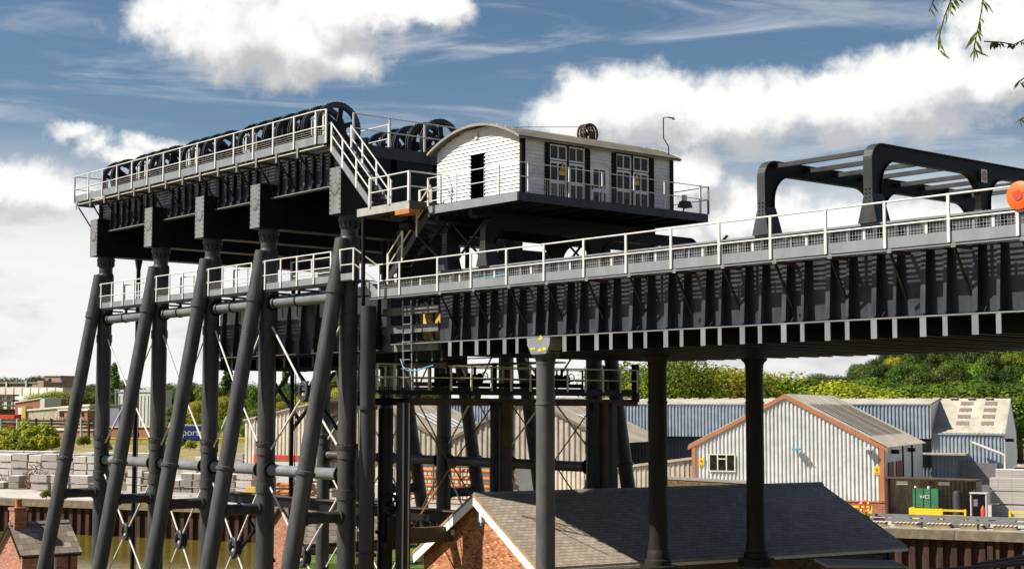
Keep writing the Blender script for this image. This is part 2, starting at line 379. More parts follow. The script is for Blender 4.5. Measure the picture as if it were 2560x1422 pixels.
# ------------------------------------------------------------------ mesh helpers
ZED = Vector((0, 0, 1))
class MB:
    """collects solids; build() links them as ONE mesh object with UVs in metres"""
    def __init__(s): s.bm = bmesh.new()
    def poly(s, pts, flip=False):
        v = [s.bm.verts.new(p) for p in (reversed(pts) if flip else pts)]
        return s.bm.faces.new(v)
    def hexa(s, p):  # 8 points: bottom 4 ccw, top 4 ccw
        v = [s.bm.verts.new(q) for q in p]
        for f in ((3, 2, 1, 0), (4, 5, 6, 7), (0, 1, 5, 4), (1, 2, 6, 5), (2, 3, 7, 6), (3, 0, 4, 7)): s.bm.faces.new([v[i] for i in f])
        return s
    def box(s, x0, x1, y0, y1, z0, z1):
        return s.hexa([(x0, y0, z0), (x1, y0, z0), (x1, y1, z0), (x0, y1, z0), (x0, y0, z1), (x1, y0, z1), (x1, y1, z1), (x0, y1, z1)])
    def obox(s, o, u, v, w):
        o, u, v, w = map(Vector, (o, u, v, w))
        if u.cross(v).dot(w) < 0: u, v = v, u
        return s.hexa([o, o+u, o+u+v, o+v, o+w, o+u+w, o+u+v+w, o+v+w])
    def bar(s, p, q, a, b, up=ZED):
        """rectangular bar from p to q; a is the width across, b the depth along up"""
        p, q = Vector(p), Vector(q); d = (q-p).normalized()
        up = Vector(up)
        if abs(d.dot(up)) > .98: up = Vector((0, 1, 0)) if abs(d.y) < .9 else Vector((1, 0, 0))
        x = d.cross(up).normalized(); y = x.cross(d).normalized()
        return s.obox(p - x*(a/2) - y*(b/2), x*a, y*b, q-p)
    def lathe(s, p, q, prof, n=20, cap=True):
        """prof: list of (t metres along p->q, radius)"""
        p, q = Vector(p), Vector(q); d = (q-p).normalized()
        x = d.orthogonal().normalized(); y = d.cross(x)
        rings = []
        for t, r in prof:
            c = p + d*t
            rings.append([s.bm.verts.new(c + x*(r*math.cos(2*math.pi*i/n)) + y*(r*math.sin(2*math.pi*i/n))) for i in range(n)])
        for a, b in zip(rings, rings[1:]):
            for i in range(n):
                f = s.bm.faces.new((a[i], a[(i+1) % n], b[(i+1) % n], b[i])); f.smooth = True
        if cap:
            s.bm.faces.new(list(reversed(rings[0]))); s.bm.faces.new(rings[-1])
        return s
    def cyl(s, p, q, r, n=12, r2=None):
        L = (Vector(q)-Vector(p)).length
        return s.lathe(p, q, [(0, r), (L, r if r2 is None else r2)], n)
    def tube(s, pts, r, n=6):
        pts = [Vector(p) for p in pts]
        d0 = (pts[1]-pts[0]).normalized(); x = d0.orthogonal().normalized(); rings = []
        for i, p in enumerate(pts):
            d = (pts[min(i+1, len(pts)-1)] - pts[max(i-1, 0)]).normalized()
            x = (x - d*x.dot(d)).normalized(); y = d.cross(x)
            rings.append([s.bm.verts.new(p + x*(r*math.cos(2*math.pi*k/n)) + y*(r*math.sin(2*math.pi*k/n))) for k in range(n)])
        for a, b in zip(rings, rings[1:]):
            for k in range(n):
                f = s.bm.faces.new((a[k], a[(k+1) % n], b[(k+1) % n], b[k])); f.smooth = True
        s.bm.faces.new(list(reversed(rings[0]))); s.bm.faces.new(rings[-1]); return s
    def prism(s, pts, ext):
        """closed outline pts (3D, planar) pushed along ext"""
        pts = [Vector(p) for p in pts]; ext = Vector(ext)
        nrm = Vector((0, 0, 0))
        for a, b in zip(pts, pts[1:]+pts[:1]): nrm += a.cross(b)
        if nrm.dot(ext) > 0: pts = pts[::-1]
        a = [s.bm.verts.new(p) for p in pts]; b = [s.bm.verts.new(p+ext) for p in pts]
        s.bm.faces.new(a); s.bm.faces.new(b[::-1])
        n = len(pts)
        for i in range(n): s.bm.faces.new((a[(i+1) % n], a[i], b[i], b[(i+1) % n]))
        return s
    def build(s, name, m, parent=None, loc=None):
        bm = s.bm
        uv = bm.loops.layers.uv.new('UVMap')
        bm.normal_update()
        for f in bm.faces:
            n = f.normal
            if abs(n.z) > .97: u, v = Vector((1, 0, 0)), Vector((0, 1, 0))
            else:
                u = ZED.cross(n).normalized(); v = n.cross(u)
            for lp in f.loops: lp[uv].uv = (lp.vert.co.dot(u), lp.vert.co.dot(v))
        if parent is not None: base = Vector(parent['_b'])
        elif loc is not None: base = Vector(loc)
        else:
            lo = Vector((1e9,)*3); hi = -lo
            for q in bm.verts:
                for i in range(3): lo[i] = min(lo[i], q.co[i]); hi[i] = max(hi[i], q.co[i])
            base = Vector(((lo.x+hi.x)/2, (lo.y+hi.y)/2, lo.z))
        for q in bm.verts: q.co -= base
        me = bpy.data.meshes.new(name); bm.to_mesh(me); bm.free()
        me.materials.append(mat(m) if isinstance(m, str) else m)
        me.set_sharp_from_angle(angle=R(32))
        o = bpy.data.objects.new(name, me); COL.objects.link(o)
        o['_b'] = list(base)
        if parent is not None: o.parent = parent
        else: o.location = base
        return o

def tag(o, label=None, cat=None, group=None, kind=None):
    if label: o['label'] = label
    if cat: o['category'] = cat
    if group: o['group'] = group
    if kind: o['kind'] = kind
    return o
def thing(name, label, cat, loc, group=None):
    o = bpy.data.objects.new(name, None); COL.objects.link(o); o.location = loc; o['_b'] = list(loc)
    o.empty_display_size = .2
    return tag(o, label, cat, group)
def copy_tree(o, loc=None, rz=None, parent=None, kids=None):
    c = o.copy(); COL.objects.link(c)
    if parent is not None: c.parent = parent
    if loc is not None: c.location = loc; c['_b'] = list(loc)
    if rz is not None: c.rotation_euler.z = rz
    for ch in list(o.children): copy_tree(ch, parent=c)
    return c
ORD = ['first', 'second', 'third', 'fourth', 'fifth', 'sixth', 'seventh', 'eighth', 'ninth', 'tenth', 'eleventh', 'twelfth', 'thirteenth', 'fourteenth', 'fifteenth', 'sixteenth', 'seventeenth', 'eighteenth', 'nineteenth', 'twentieth', 'twenty-first', 'twenty-second']

def railing(name, label, pts, zb, h=1.1, mid=.55, kick=.28, spacing=2.0, m='rail_pale', km='kick_grey', posts=None, mesh=True, group=None, pr=.042, rr=.027, cat='railing', side=1, flat=True, wire=.0045):
    """a guard rail along the polyline pts (x,y): posts, top and middle rails, kickboard and wire mesh infill; zb may vary per point"""
    P3 = [Vector((p[0], p[1], p[2] if len(p) > 2 else zb)) for p in pts]
    th = thing(name, label, cat, P3[0], group)
    tops = MB().tube([p+ZED*h for p in P3], rr, 8); tops.build('top_rail', m, th)
    MB().tube([p+ZED*mid for p in P3], rr*.9, 8).build('middle_rail', m, th)
    for a, b in zip(P3, P3[1:]):
        L = (b-a).length; d = (b-a)/L; hd = Vector((d.x, d.y, 0)).normalized(); nrm = Vector((-hd.y, hd.x, 0))*side
        n = max(1, round(L/spacing))
        ts = posts if posts is not None else [i/n for i in range(n+1)]
        for i, t in enumerate(ts):
            if posts is None and a is not P3[0] and i == 0: continue
            p = a+(b-a)*t
            mbp = MB()
            if flat: mbp.obox(p - hd*pr - nrm*.02 - ZED*.0, hd*pr*2, nrm*.045, ZED*(h+.03))
            else: mbp.cyl(p, p+ZED*(h+.03), pr, 10)
            mbp.build('post', m, th)
        if kick:
            MB().obox(a + nrm*.03 + ZED*.0, b-a, nrm*.012, ZED*kick).build('kickboard', km, th)
        if mesh:
            for t0, t1 in zip(ts, ts[1:]):
                q0, q1 = a+(b-a)*t0, a+(b-a)*t1
                mb = MB(); LL = (q1-q0).length; k = int(LL/.1)
                for i in range(1, k if mesh != 'h' else 1):
                    q = q0+(q1-q0)*(i/k)+nrm*.035; mb.obox(q+ZED*kick, hd*wire, nrm*wire, ZED*(mid-kick))
                z = kick+.05
                while z < mid:
                    mb.obox(q0+nrm*.036+ZED*z, q1-q0, nrm*wire, ZED*wire); z += .09
                mb.build('mesh_panel', m, th)
    return th

# ------------------------------------------------------------------ aqueduct
YA, YC, YB = 34.85, 40.3, 45.8          # near face, middle wall, far face
aq = thing('aqueduct', 'dark riveted steel aqueduct trough carried on round columns, running right from the lift', 'aqueduct', (-30, YC, 1.95))
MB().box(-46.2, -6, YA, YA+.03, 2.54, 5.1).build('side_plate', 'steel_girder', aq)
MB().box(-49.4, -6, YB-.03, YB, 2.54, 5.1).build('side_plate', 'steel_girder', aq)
MB().box(-49.4, -6, YC-.15, YC+.15, 2.62, 5.1).build('middle_wall', 'steel_black', aq)
MB().box(-49.4, -6, YA+.04, YB-.04, 2.5, 2.6).build('floor_plate', 'steel_black', aq)
MB().box(-53.0, -49.45, 40.2, 47.6, 2.3, 2.45).build('shade_plate', 'steel_black', aq)  # plate added to keep the sun off the boathouse roof
MB().box(-46.2, -6, YA-.12, YA+.14, 5.103, 5.16).build('top_flange', 'kick_grey', aq)
MB().box(-46.2, -6, YB-.14, YB+.12, 5.103, 5.16).build('top_flange', 'kick_grey', aq)
MB().box(-49.0, -6, YA-.30, YA+.1, 2.46, 2.497).build('bottom_flange', 'steel_plate', aq)
for k in range(24):
    xa = -45.19 + 1.6*k
    for x, w, hv in ((xa, .16, .20), (xa+.69, .10, .15)):
        mb = MB()                                      # riveted T stiffener, deeper at its foot
        mb.prism([(x-.012, YA-.002, 2.5), (x-.012, YA-.30, 2.5), (x-.012, YA-.27, 2.75), (x-.012, YA-.16, 5.08), (x-.012, YA-.002, 5.08)], (.024, 0, 0))
        mb.hexa([(x-w/2, YA-.318, 2.55), (x+w/2, YA-.318, 2.55), (x+w/2, YA-.302, 2.55), (x-w/2, YA-.302, 2.55), (x-w/2, YA-.178, 5.08), (x+w/2, YA-.178, 5.08), (x+w/2, YA-.162, 5.08), (x-w/2, YA-.162, 5.08)])
        mb.box(x+.012, x+.09, YA-.014, YA-.002, 2.56, 5.07)
        for j in range(15):                            # rivet heads
            z = 2.7+.16*j; mb.box(x+.04, x+.07, YA-.03, YA-.014, z, z+.035)
        mb.build('stiffener', 'steel_girder', aq)
        cb = MB().box(x-.012, x+.012, YA-.28, YB+.1, 1.98, 2.45).box(x-w*.75, x+w*.75, YA-.28, YB+.1, 1.945, 1.977).build('cross_beam', 'steel_black', aq)
        MB().box(x-hv/2, x+hv/2, YA-.31, YA-.285, 1.93, 2.45).build('end_plate', 'steel_plate', cb)
    if k % 2 == 0:
        mb = MB(); mb.obox((xa+.24, YA-.25, 2.5), (.03, 0, 0), (0, .12, .14), (0, -.03, .03)); mb.build('gusset', 'steel_black', aq)
posts = [-48.83, -47.45]+[-45.05+2*i for i in range(20)]
for px_ in posts[2:]:
    mb = MB().bar((px_+.1, YA-.98, 4.21), (px_+.1, YA-.05, 4.21), .09, .10)
    mb.build('walkway_bearer', 'rust_beam', aq)
    MB().bar((px_+.1, YA-.92, 4.17), (px_+.1, YA-.2, 2.95), .07, .05).build('bracket', 'steel_black', aq)
    MB().box(px_+.04, px_+.18, YA-.99, YA-.955, 4.17, 4.285).build('bearer_end', 'steel_plate', aq)
mb = MB()
for i in range(8): mb.box(-49.5, -6, YA-.97+i*.115, YA-.97+i*.115+.04, 4.275, 4.30)
mb.build('walkway_grating', 'steel_slate', aq)
MB().box(-49.5, -6, YA-.995, YA-.90, 4.225, 4.258).build('walkway_edge', 'kick_grey', aq)

PX = [(x+49.5)/43.5 for x in posts if x < -6.05]
rl = railing('aqueduct_railing', 'long pale guard rail with wire mesh along the near edge of the aqueduct walkway', [(-49.5, YA-1.01), (-6, YA-1.01)], 4.30, 1.25, .61, .30, posts=PX)
for x in posts[1:]:
    for f, w, m in ((.34, .07, 'kick_grey'), (.62, .085 if int(x) % 4 else .16, 'rail_pale')):
        MB().box(x+2*f, x+2*f+w, YA-.97, YA-.955, 4.6, 4.93).build('infill_plate', m, rl)
rl2 = railing('aqueduct_railing', 'pale guard rail along the far edge of the aqueduct, seen between the portal legs', [(-49.5, YB+3.6), (-6, YB+3.6)], 4.30, 1.25, .61, .30, mesh=False)
MB().box(-49.5, -6, YB+.15, YB+3.6, 4.25, 4.30).build('walkway_grating', 'steel_slate', aq)  # far walkway, hidden and made extra wide to shade the boathouse roof

# water in the trough
tag(MB().box(-46, -6, YA+.06, YB-.06, 2.62, 4.55).build('canal_water', 'river_water'), kind='structure')

def column(name, label, x, y, ztop, zbase, r, cap=True, sm='steel_column'):
    t = thing(name, label, 'column', (x, y, zbase), 'round columns carrying the aqueduct')
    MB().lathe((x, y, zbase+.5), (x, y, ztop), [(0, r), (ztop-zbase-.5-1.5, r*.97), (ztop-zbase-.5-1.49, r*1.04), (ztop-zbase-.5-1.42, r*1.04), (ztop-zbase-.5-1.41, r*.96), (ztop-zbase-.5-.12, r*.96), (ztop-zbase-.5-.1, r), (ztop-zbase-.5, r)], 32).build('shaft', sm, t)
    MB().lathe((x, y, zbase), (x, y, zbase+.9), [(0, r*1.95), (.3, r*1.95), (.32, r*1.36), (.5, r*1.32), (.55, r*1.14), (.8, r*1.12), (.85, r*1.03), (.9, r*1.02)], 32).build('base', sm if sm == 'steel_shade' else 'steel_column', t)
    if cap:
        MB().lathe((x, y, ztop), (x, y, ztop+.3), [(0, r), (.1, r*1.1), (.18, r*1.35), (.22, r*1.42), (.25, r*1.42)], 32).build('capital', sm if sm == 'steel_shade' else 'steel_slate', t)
    return t
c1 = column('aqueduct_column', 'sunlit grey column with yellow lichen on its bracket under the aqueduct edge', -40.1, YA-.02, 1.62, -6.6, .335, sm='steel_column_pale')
MB().prism([(-40.72, YA-.34, 2.44), (-39.50, YA-.34, 2.44), (-39.52, YA-.34, 2.2), (-39.72, YA-.34, 1.88), (-40.5, YA-.34, 1.88), (-40.7, YA-.34, 2.2)], (0, .6, 0)).build('bracket', 'kick_grey', c1)
mb = MB()
for cx_, cz_ in ((-40.42, 2.02), (-40.08, 1.97), (-39.82, 2.0), (-40.0, 2.4)):
    for i in range(9):
        a = random.uniform(0, 6.28); rr = random.uniform(0, .10); s_ = random.uniform(.04, .075)
        mb.obox((cx_+rr*math.cos(a), YA-.352-random.random()*.01, cz_+rr*.7*math.sin(a)), (s_, 0, s_*.3), (-s_*.4, 0, s_*.8), (0, .02, 0))
mb.build('lichen', 'lichen_yellow', c1)
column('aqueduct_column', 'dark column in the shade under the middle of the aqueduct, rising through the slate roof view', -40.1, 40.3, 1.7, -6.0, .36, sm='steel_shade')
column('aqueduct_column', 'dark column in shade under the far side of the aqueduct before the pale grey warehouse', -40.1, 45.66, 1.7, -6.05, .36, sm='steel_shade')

# portal frames over the trough
def arc(cy, cz, r, a0, a1, n=8):
    return [(cy+r*math.cos(R(a0+(a1-a0)*i/n)), cz+r*math.sin(R(a0+(a1-a0)*i/n))) for i in range(n+1)]
def portal_outline(zf, zt, d=.38, lw=.46, rf=.8, ro=.48):
    y0, y1 = YA-.14, YB+.14; zu = zt-d; o = []
    o += [(y0, zf)] + arc(y0+ro, zt-ro, ro, 180, 90) + arc(y1-ro, zt-ro, ro, 90, 0) + [(y1, zf), (y1-lw, zf)]
    o += arc(y1-lw-rf, zu-rf, rf, 0, 90) + arc(YC+.25+rf, zu-rf, rf, 90, 180) + [(YC+.25, zf), (YC-.25, zf)]
    o += arc(YC-.25-rf, zu-rf, rf, 0, 90) + arc(y0+lw+rf, zu-rf, rf, 90, 180) + [(y0+lw, zf)]
    return o
def portal(parent, X, zf=5.75, zt=7.42, feet=True, w=.30):
    o = portal_outline(zf, zt)
    p = MB().prism([(X-.05, y, z) for y, z in o], (.10, 0, 0)).build('portal_frame', 'steel_black', parent)
    # flange plate following the outer edge, wider than the web
    n = 1+9+9+1
    outer = o[:n]
    mb = MB()
    for (a, b), (c, d) in zip(outer, outer[1:]):
        mb.obox((X-w/2, a, b), (w, 0, 0), (0, c-a, d-b), Vector((0, -(d-b), (c-a))).normalized()*.028)
    mb.build('flange', 'steel_slate', p)
    mb = MB(); inn = o[n:]
    for (a, b), (c, d) in zip(inn, inn[1:]):
        if abs(b-zf) < .01 and abs(d-zf) < .01: continue
        mb.obox((X-.11, a, b), (.22, 0, 0), (0, c-a, d-b), Vector((0, -(d-b), (c-a))).normalized()*.02)
    mb.build('inner_flange', 'steel_black', p)
    if feet:
        for y, s in ((YA-.14, 1), (YC-.25, 1), (YB+.14-.46, 1)):
            w_ = .5 if abs(y-YC) < 1 else .46
            MB().hexa([(X-.32, y-.08, 5.165), (X+.32, y-.08, 5.165), (X+.32, y+w_+.12, 5.165), (X-.32, y+w_+.12, 5.165), (X-.13, y-.03, zf+.25), (X+.13, y-.03, zf+.25), (X+.13, y+w_+.03, zf+.25), (X-.13, y+w_+.03, zf+.25)]).build('foot', 'steel_slate', p)
            mb = MB()
            for z in (5.75, 5.87, 5.99, 6.11):
                for dx in (-.08, .05): mb.box(X+dx, X+dx+.03, y-.062, y-.03, z, z+.03)
            if abs(y-YA) < 1: mb.build('bolt_plate', 'steel_black', p)
            else: mb.bm.free()
    return p
ga = thing('portal_gantry', 'black arched portal frames joined by roof beams standing over the aqueduct trough', 'gantry', (-28.2, YC, 5.16))
portal(ga, -30.12, zt=7.40); portal(ga, -26.22, zt=7.42)
for y in (35.25, 36.75, 38.1, 39.45, 41.3, 42.65, 44.0, 45.3):
    MB().box(-30.07, -26.27, y-.012, y+.012, 7.235, 7.35).box(-30.07, -26.27, y-.07, y+.07, 7.21, 7.232).build('roof_beam', 'steel_slate', ga)
# faded stop sign on the gantry
sp = at(2461, 440, X=-26.06)
st = thing('stop_sign', 'faded pink stop sign on a white square plate fixed to the near portal frame', 'sign', sp-Vector((0, 0, .2)))
MB().box(-26.075, -26.06, sp.y-.15, sp.y+.15, sp.z-.2, sp.z+.2).build('plate', 'white_paint', st)
t_ = NT('faded_pink'); t_.col(t_.ramp(t_.noise(6, 4), [(.3, (.62, .20, .28)), (.7, (.72, .34, .40))])); t_.set(.6)
MB().prism([(-26.058, sp.y+.135*math.cos(R(22.5+45*i)), sp.z+.0+.165*math.sin(R(22.5+45*i))) for i in range(8)], (.004, 0, 0)).build('octagon', 'faded_pink', st)
def text(name, body, loc, size, xdir, zdir, m, parent, extr=.002):
    cu = bpy.data.curves.new(name, 'FONT'); cu.body = body; cu.size = size; cu.align_x = 'CENTER'; cu.align_y = 'CENTER'; cu.extrude = extr
    o = bpy.data.objects.new(name+'_curve', cu); COL.objects.link(o)
    dg = bpy.context.evaluated_depsgraph_get(); me = bpy.data.meshes.new_from_object(o.evaluated_get(dg))
    bpy.data.objects.remove(o)
    x = Vector(xdir).normalized(); z = Vector(zdir).normalized(); y = z.cross(x)
    M = Matrix(((x.x, z.x, -y.x), (x.y, z.y, -y.y), (x.z, z.z, -y.z)))
    b = Vector(parent['_b'])
    for v in me.vertices: v.co = M @ v.co + Vector(loc) - b
    me.materials.clear(); me.materials.append(mat(m))
    o = bpy.data.objects.new(name, me); COL.objects.link(o); o.parent = parent; o['_b'] = list(b); return o
text('lettering', 'STOP', (-26.05, sp.y, sp.z), .10, (0, 1, 0), (0, 0, 1), 'white_paint', st)

# orange life ring housing on the walkway rail
lp = at(2548, 489, Y=YA-1.08)
lr = thing('lifebuoy_housing', 'bright orange round lifebuoy housing hung on the aqueduct guard rail at the picture edge', 'lifebuoy', (lp.x, YA-1.0, lp.z-.35))
MB().lathe((lp.x, YA-.96, lp.z), (lp.x, YA-1.16, lp.z), [(0, .35), (.10, .37), (.15, .345), (.18, .26), (.19, .10), (.19, .02)], 40).build('shell', 'orange_plastic', lr)
MB().lathe((lp.x, YA-1.15, lp.z), (lp.x, YA-1.165, lp.z), [(0, .13), (.014, .13), (.015, .10)], 28).build('centre_disc', 'red_paint', lr)
MB().box(lp.x-.17, lp.x+.17, YA-1.16, YA-1.145, lp.z+.05, lp.z+.075).build('strap', 'orange_plastic', lr)

# ------------------------------------------------------------------ boat lift: column frames
CX = [-73.4, -67.3, -62.2, -57.25, -51.0]
YN, YF = 33.9, 47.2
def column_frame(i, far):
    x = CX[i]; y = YF if far else YN; s = 1 if far else -1
    nm = ORD[4-i]
    if far: lab = 'raking column frame, far side of the boat lift, %s from the right' % nm
    else: lab = 'black raking column frame, near side of the boat lift, %s from the right' % nm
    t = thing('column_frame', lab, 'column frame', (x, y, -10.6), 'raking column frames of the boat lift')
    MB().lathe((x, y, -11.2), (x, y, 7.12), [(0, .37), (7.6, .37), (7.61, .41), (8.0, .41), (8.01, .37), (9.2, .37), (9.21, .405), (9.5, .405), (9.51, .37), (9.62, .43), (9.74, .43), (9.76, .37), (14.5, .365), (14.51, .40), (14.9, .40), (14.91, .36), (18.32, .34)], 28).build('column', 'steel_column', t)
    cap = MB().lathe((x, y, 6.95), (x, y, 7.66), [(0, .33), (.17, .34), (.2, .37), (.24, .38), (.28, .40), (.5, .43), (.52, .46), (.62, .46), (.63, .42), (.71, .42)], 28).build('capital', 'steel_slate', t)
    mb = MB()
    for k in range(12):
        a = 2*math.pi*k/12; c, sn = math.cos(a), math.sin(a)
        mb.obox((x+c*.39-sn*.03, y+sn*.39+c*.03, 7.2), (sn*.06, -c*.06, 0), (c*.045, sn*.045, 0), (0, 0, .22))
    mb.build('rib', 'steel_black', cap)
    top = Vector((x, y+s*.28, 6.72)); d = Vector((0, s*.178, -1)).normalized(); L = 18.2
    foot = top+d*L
    MB().lathe(top, foot, [(0, .26), (.02, .335), (1.95, .335), (1.96, .365), (2.25, .365), (2.26, .315), (9.3, .335), (9.34, .40), (9.46, .40), (9.48, .34), (L, .345)], 28).build('raking_leg', 'steel_column', t)
    # cast junction that joins the raking leg to the column head
    z0, z1 = 4.95, 6.9
    ya = lambda z: y+s*(.28+(6.72-z)*.178)
    mb = MB()
    mb.prism([(x-.29, y-s*.05, z0), (x-.29, ya(z0), z0+.05), (x-.29, ya(z1)+s*.0, z1-.22), (x-.29, y-s*.05, z1)], (.58, 0, 0))
    mb.lathe((x, y, z0-.02), (x, y, z1), [(0, .36), (.03, .425), (1.8, .41), (1.9, .37)], 28)
    mb.build('junction', 'steel_column', t)
    # short strut between leg and column
    zc = -4.25; ye = ya(zc)
    MB().lathe((x, y+s*.3, zc), (x, ye-s*.25, zc), [(0, .31), (.12, .31), (.14, .25), (.32, .23), (ye*s-y*s-.55-.32, .23), (ye*s-y*s-.55-.14, .25), (ye*s-y*s-.55-.12, .30), (ye*s-y*s-.55, .30)], 24).build('strut', 'steel_slate', t)
    if not far:
        mb = MB()
        for k in range(18):
            a = 2*math.pi*k/18; c, sn = math.cos(a), math.sin(a)
            p = Vector((x+c*.405, y+sn*.405, -1.46)); mb.obox(p-Vector((.025, .025, 0)), (.05, 0, 0), (0, .05, 0), (0, 0, .05))
        mb.build('bolt_ring', 'steel_slate', t)
    return t
for i in range(5):
    column_frame(i, False); column_frame(i, True)
BAY = ['first', 'second', 'third', 'fourth']
for far in (0, 1):
    y = YF if far else YN
    for i in range(4):
        xa, xb = CX[i]+.37, CX[i+1]-.37
        for z, r, wd in ((4.48, .235, 'upper'), (-2.62, .235, 'lower')):
            if far and z > 0: continue
            t = thing('tie_pipe', '%s grey tie pipe, %s side of the lift, %s bay from the left' % (wd, 'far' if far else 'near', BAY[i]), 'pipe', (xa, y, z), 'horizontal tie pipes of the lift')
            L = xb-xa
            MB().lathe((xa, y, z), (xb, y, z), [(0, r+.01), (.1, r+.01), (.12, r), (L-.12, r), (L-.1, r+.01), (L, r+.01)], 24).build('pipe', 'steel_pipe' if not far else 'steel_slate', t)
            for q in (xa+.03, xb-.13): MB().lathe((q, y, z), (q+.1, y, z), [(0, r+.02), (.01, r+.10), (.09, r+.10), (.1, r+.02)], 24).build('flange', 'steel_black', t)
            if z > 0 and not far:
                for q in (xa+.35, xa+L*.38):
                    MB().lathe((q, y, z), (q+.09, y, z), [(0, r+.005), (.005, r+.03), (.085, r+.03), (.09, r+.005)], 24).box(q+.01, q+.08, y-.06, y+.06, z+r, z+r+.22).build('hanger', 'steel_black', t)
        # cross braces of round rods meeting in a ring
        for zt, zb_, zr, wd in ((3.45, -1.75, .68, 'upper'), (-3.35, -8.8, -6.05, 'lower')):
            t = thing('cross_brace', '%s rod cross brace with a ring, %s side of the lift, %s bay from left' % (wd, 'far' if far else 'near', BAY[i]), 'brace', ((xa+xb)/2, y, zr), 'rod cross braces of the lift')
            c = Vector(((xa+xb)/2, y, zr))
            for p in ((xa+.05, zt), (xb-.05, zt), (xa+.05, zb_), (xb-.05, zb_)):
                pv = Vector((p[0], y, p[1])); dd = (c-pv).normalized()
                MB().cyl(pv, c-dd*.2, .045, 8).build('rod', 'rod_pale', t)
                MB().cyl(c-dd*.24, c-dd*.13, .085, 8).build('nut', 'rod_pale', t)
            N = 28; mb = MB(); ro, ri, w = .44, .27, .17
            ring = []
            for k in range(N):
                a = 2*math.pi*k/N; ca, sa = math.cos(a)*.82, math.sin(a)
                ring.append([mb.bm.verts.new((c.x+rr*ca, c.y+wy, c.z+rr*sa)) for rr, wy in ((ri, -w), (ro-.03, -w), (ro, -w+.03), (ro, w-.03), (ro-.03, w), (ri, w))])
            for k in range(N):
                A, B = ring[k], ring[(k+1) % N]
                for j in range(6): mb.bm.faces.new((A[j], B[j], B[(j+1) % 6], A[(j+1) % 6]))
            bmesh.ops.recalc_face_normals(mb.bm, faces=mb.bm.faces)
            mb.build('ring', 'steel_slate', t)

# ------------------------------------------------------------------ boat lift: head deck
hd = thing('head_deck', 'huge dark girder deck on top of the boat lift, box beams on columns', 'lift deck', (-62, 40.5, 7.66))
for i, x in enumerate(CX):
    b = MB().box(x-.40, x+.40, 33.22, 47.9, 7.68, 9.58).build('box_beam', 'steel_black', hd)
    MB().box(x-.395, x+.395, 33.19, 33.22, 7.70, 9.56).build('end_plate', 'steel_plate', b)
    mb = MB()
    for sx in (-.34, .34):
        for j in range(9): mb.box(x+sx-.02, x+sx+.02, 33.172, 33.19, 7.85+j*.2, 7.89+j*.2)
    for j in range(14):
        a = 2*math.pi*j/14; mb.box(x+.24*math.cos(a)-.022, x+.24*math.cos(a)+.022, 33.165, 33.19, 8.72+.24*math.sin(a)-.022, 8.72+.24*math.sin(a)+.022)
    mb.build('rivet', 'steel_slate', b)
    MB().lathe((x, 33.19, 8.72), (x, 33.172, 8.72), [(0, .29), (.012, .29), (.018, .27)], 28).build('cover_disc', 'steel_plate', b)
    MB().box(x-.37, x+.37, 33.6, 34.25, 7.655, 7.68).build('bearing_plate', 'steel_slate', b)
XL, XR = -75.0, -51.45
GY = 33.92
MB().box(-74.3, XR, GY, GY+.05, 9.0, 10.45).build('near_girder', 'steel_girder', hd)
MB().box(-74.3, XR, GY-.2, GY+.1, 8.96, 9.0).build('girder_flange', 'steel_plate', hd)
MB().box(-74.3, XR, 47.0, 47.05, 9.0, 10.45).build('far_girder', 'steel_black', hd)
for y in (36.2, 38.4, 41.0, 43.2, 45.2): MB().box(-74.3, XR, y, y+.3, 8.75, 10.4).build('inner_girder', 'steel_black', hd)
MB().box(XR-.05, XR, GY+.06, 46.99, 8.7, 10.24).build('end_girder', 'steel_black', hd)
MB().box(-74.35, -74.30, GY+.06, 46.99, 9.0, 10.45).build('end_girder', 'steel_black', hd)
x = -74.1; k = 0
while x < XR-.1:
    if min(abs(x-c) for c in CX) > .5:
        w = .13
        mb = MB().prism([(x-.012, GY-.002, 9.01), (x-.012, GY-.20, 9.01), (x-.012, GY-.12, 9.3), (x-.012, GY-.12, 10.44), (x-.012, GY-.002, 10.44)], (.024, 0, 0))
        mb.box(x-w/2, x+w/2, GY-.135, GY-.12, 9.25, 10.44)
        mb.build('stiffener', 'steel_black' if k % 2 else 'steel_girder', hd)
    x += .66; k += 1
XB = [-75.2+1.655*j for j in range(15)]
for j, xb in enumerate(XB[:-1]):
    xq = xb+.3
    MB().bar((xq, 32.95, 10.42), (xq, GY+.0, 10.42), .08, .10).build('walkway_bearer', 'rust_beam', hd)
    if j % 1 == 0: MB().bar((xq, 33.0, 10.33), (xq, GY-.1, 9.2), .07, .05).build('bracket', 'steel_black', hd)
    mb = MB().prism([(xq-.05, 32.895, 10.20), (xq-.09, 32.895, 10.62), (xq+.09, 32.895, 10.62), (xq+.05, 32.895, 10.20)], (0, -.02, 0)); mb.build('bearer_end', 'steel_plate', hd)
mb = MB()
for i in range(9): mb.box(XL-.2, XR, 32.93+i*.115, 32.93+i*.115+.04, 10.49, 10.515)
mb.build('walkway_grating', 'steel_slate', hd)
MB().box(XL-.2, XR, 32.92, 33.05, 10.45, 10.477).build('walkway_edge', 'pale_trim', hd)
MB().box(-74.3, XR, 33.95, 47.0, 10.47, 10.50).build('deck_plate', 'steel_black', hd)
MB().box(XR+.0, XR+.03, 34.3, 47.2, 10.25, 10.74).build('end_fascia', 'steel_slate', hd)
for yy in (34.0, 35.15, 39.3, 40.55):
    MB().box(-74, XR-.3, yy, yy+.14, 10.52, 11.1).build('wheel_bearer', 'steel_black', hd)
railing('head_deck_railing', 'pale guard rail with mesh along the near edge of the lift top deck', [(XB[0], 32.9), (XB[-1], 32.9)], 10.6, 1.35, .68, .34, posts=[j/14 for j in range(15)], km='kick_grey', mesh='h', wire=.007)
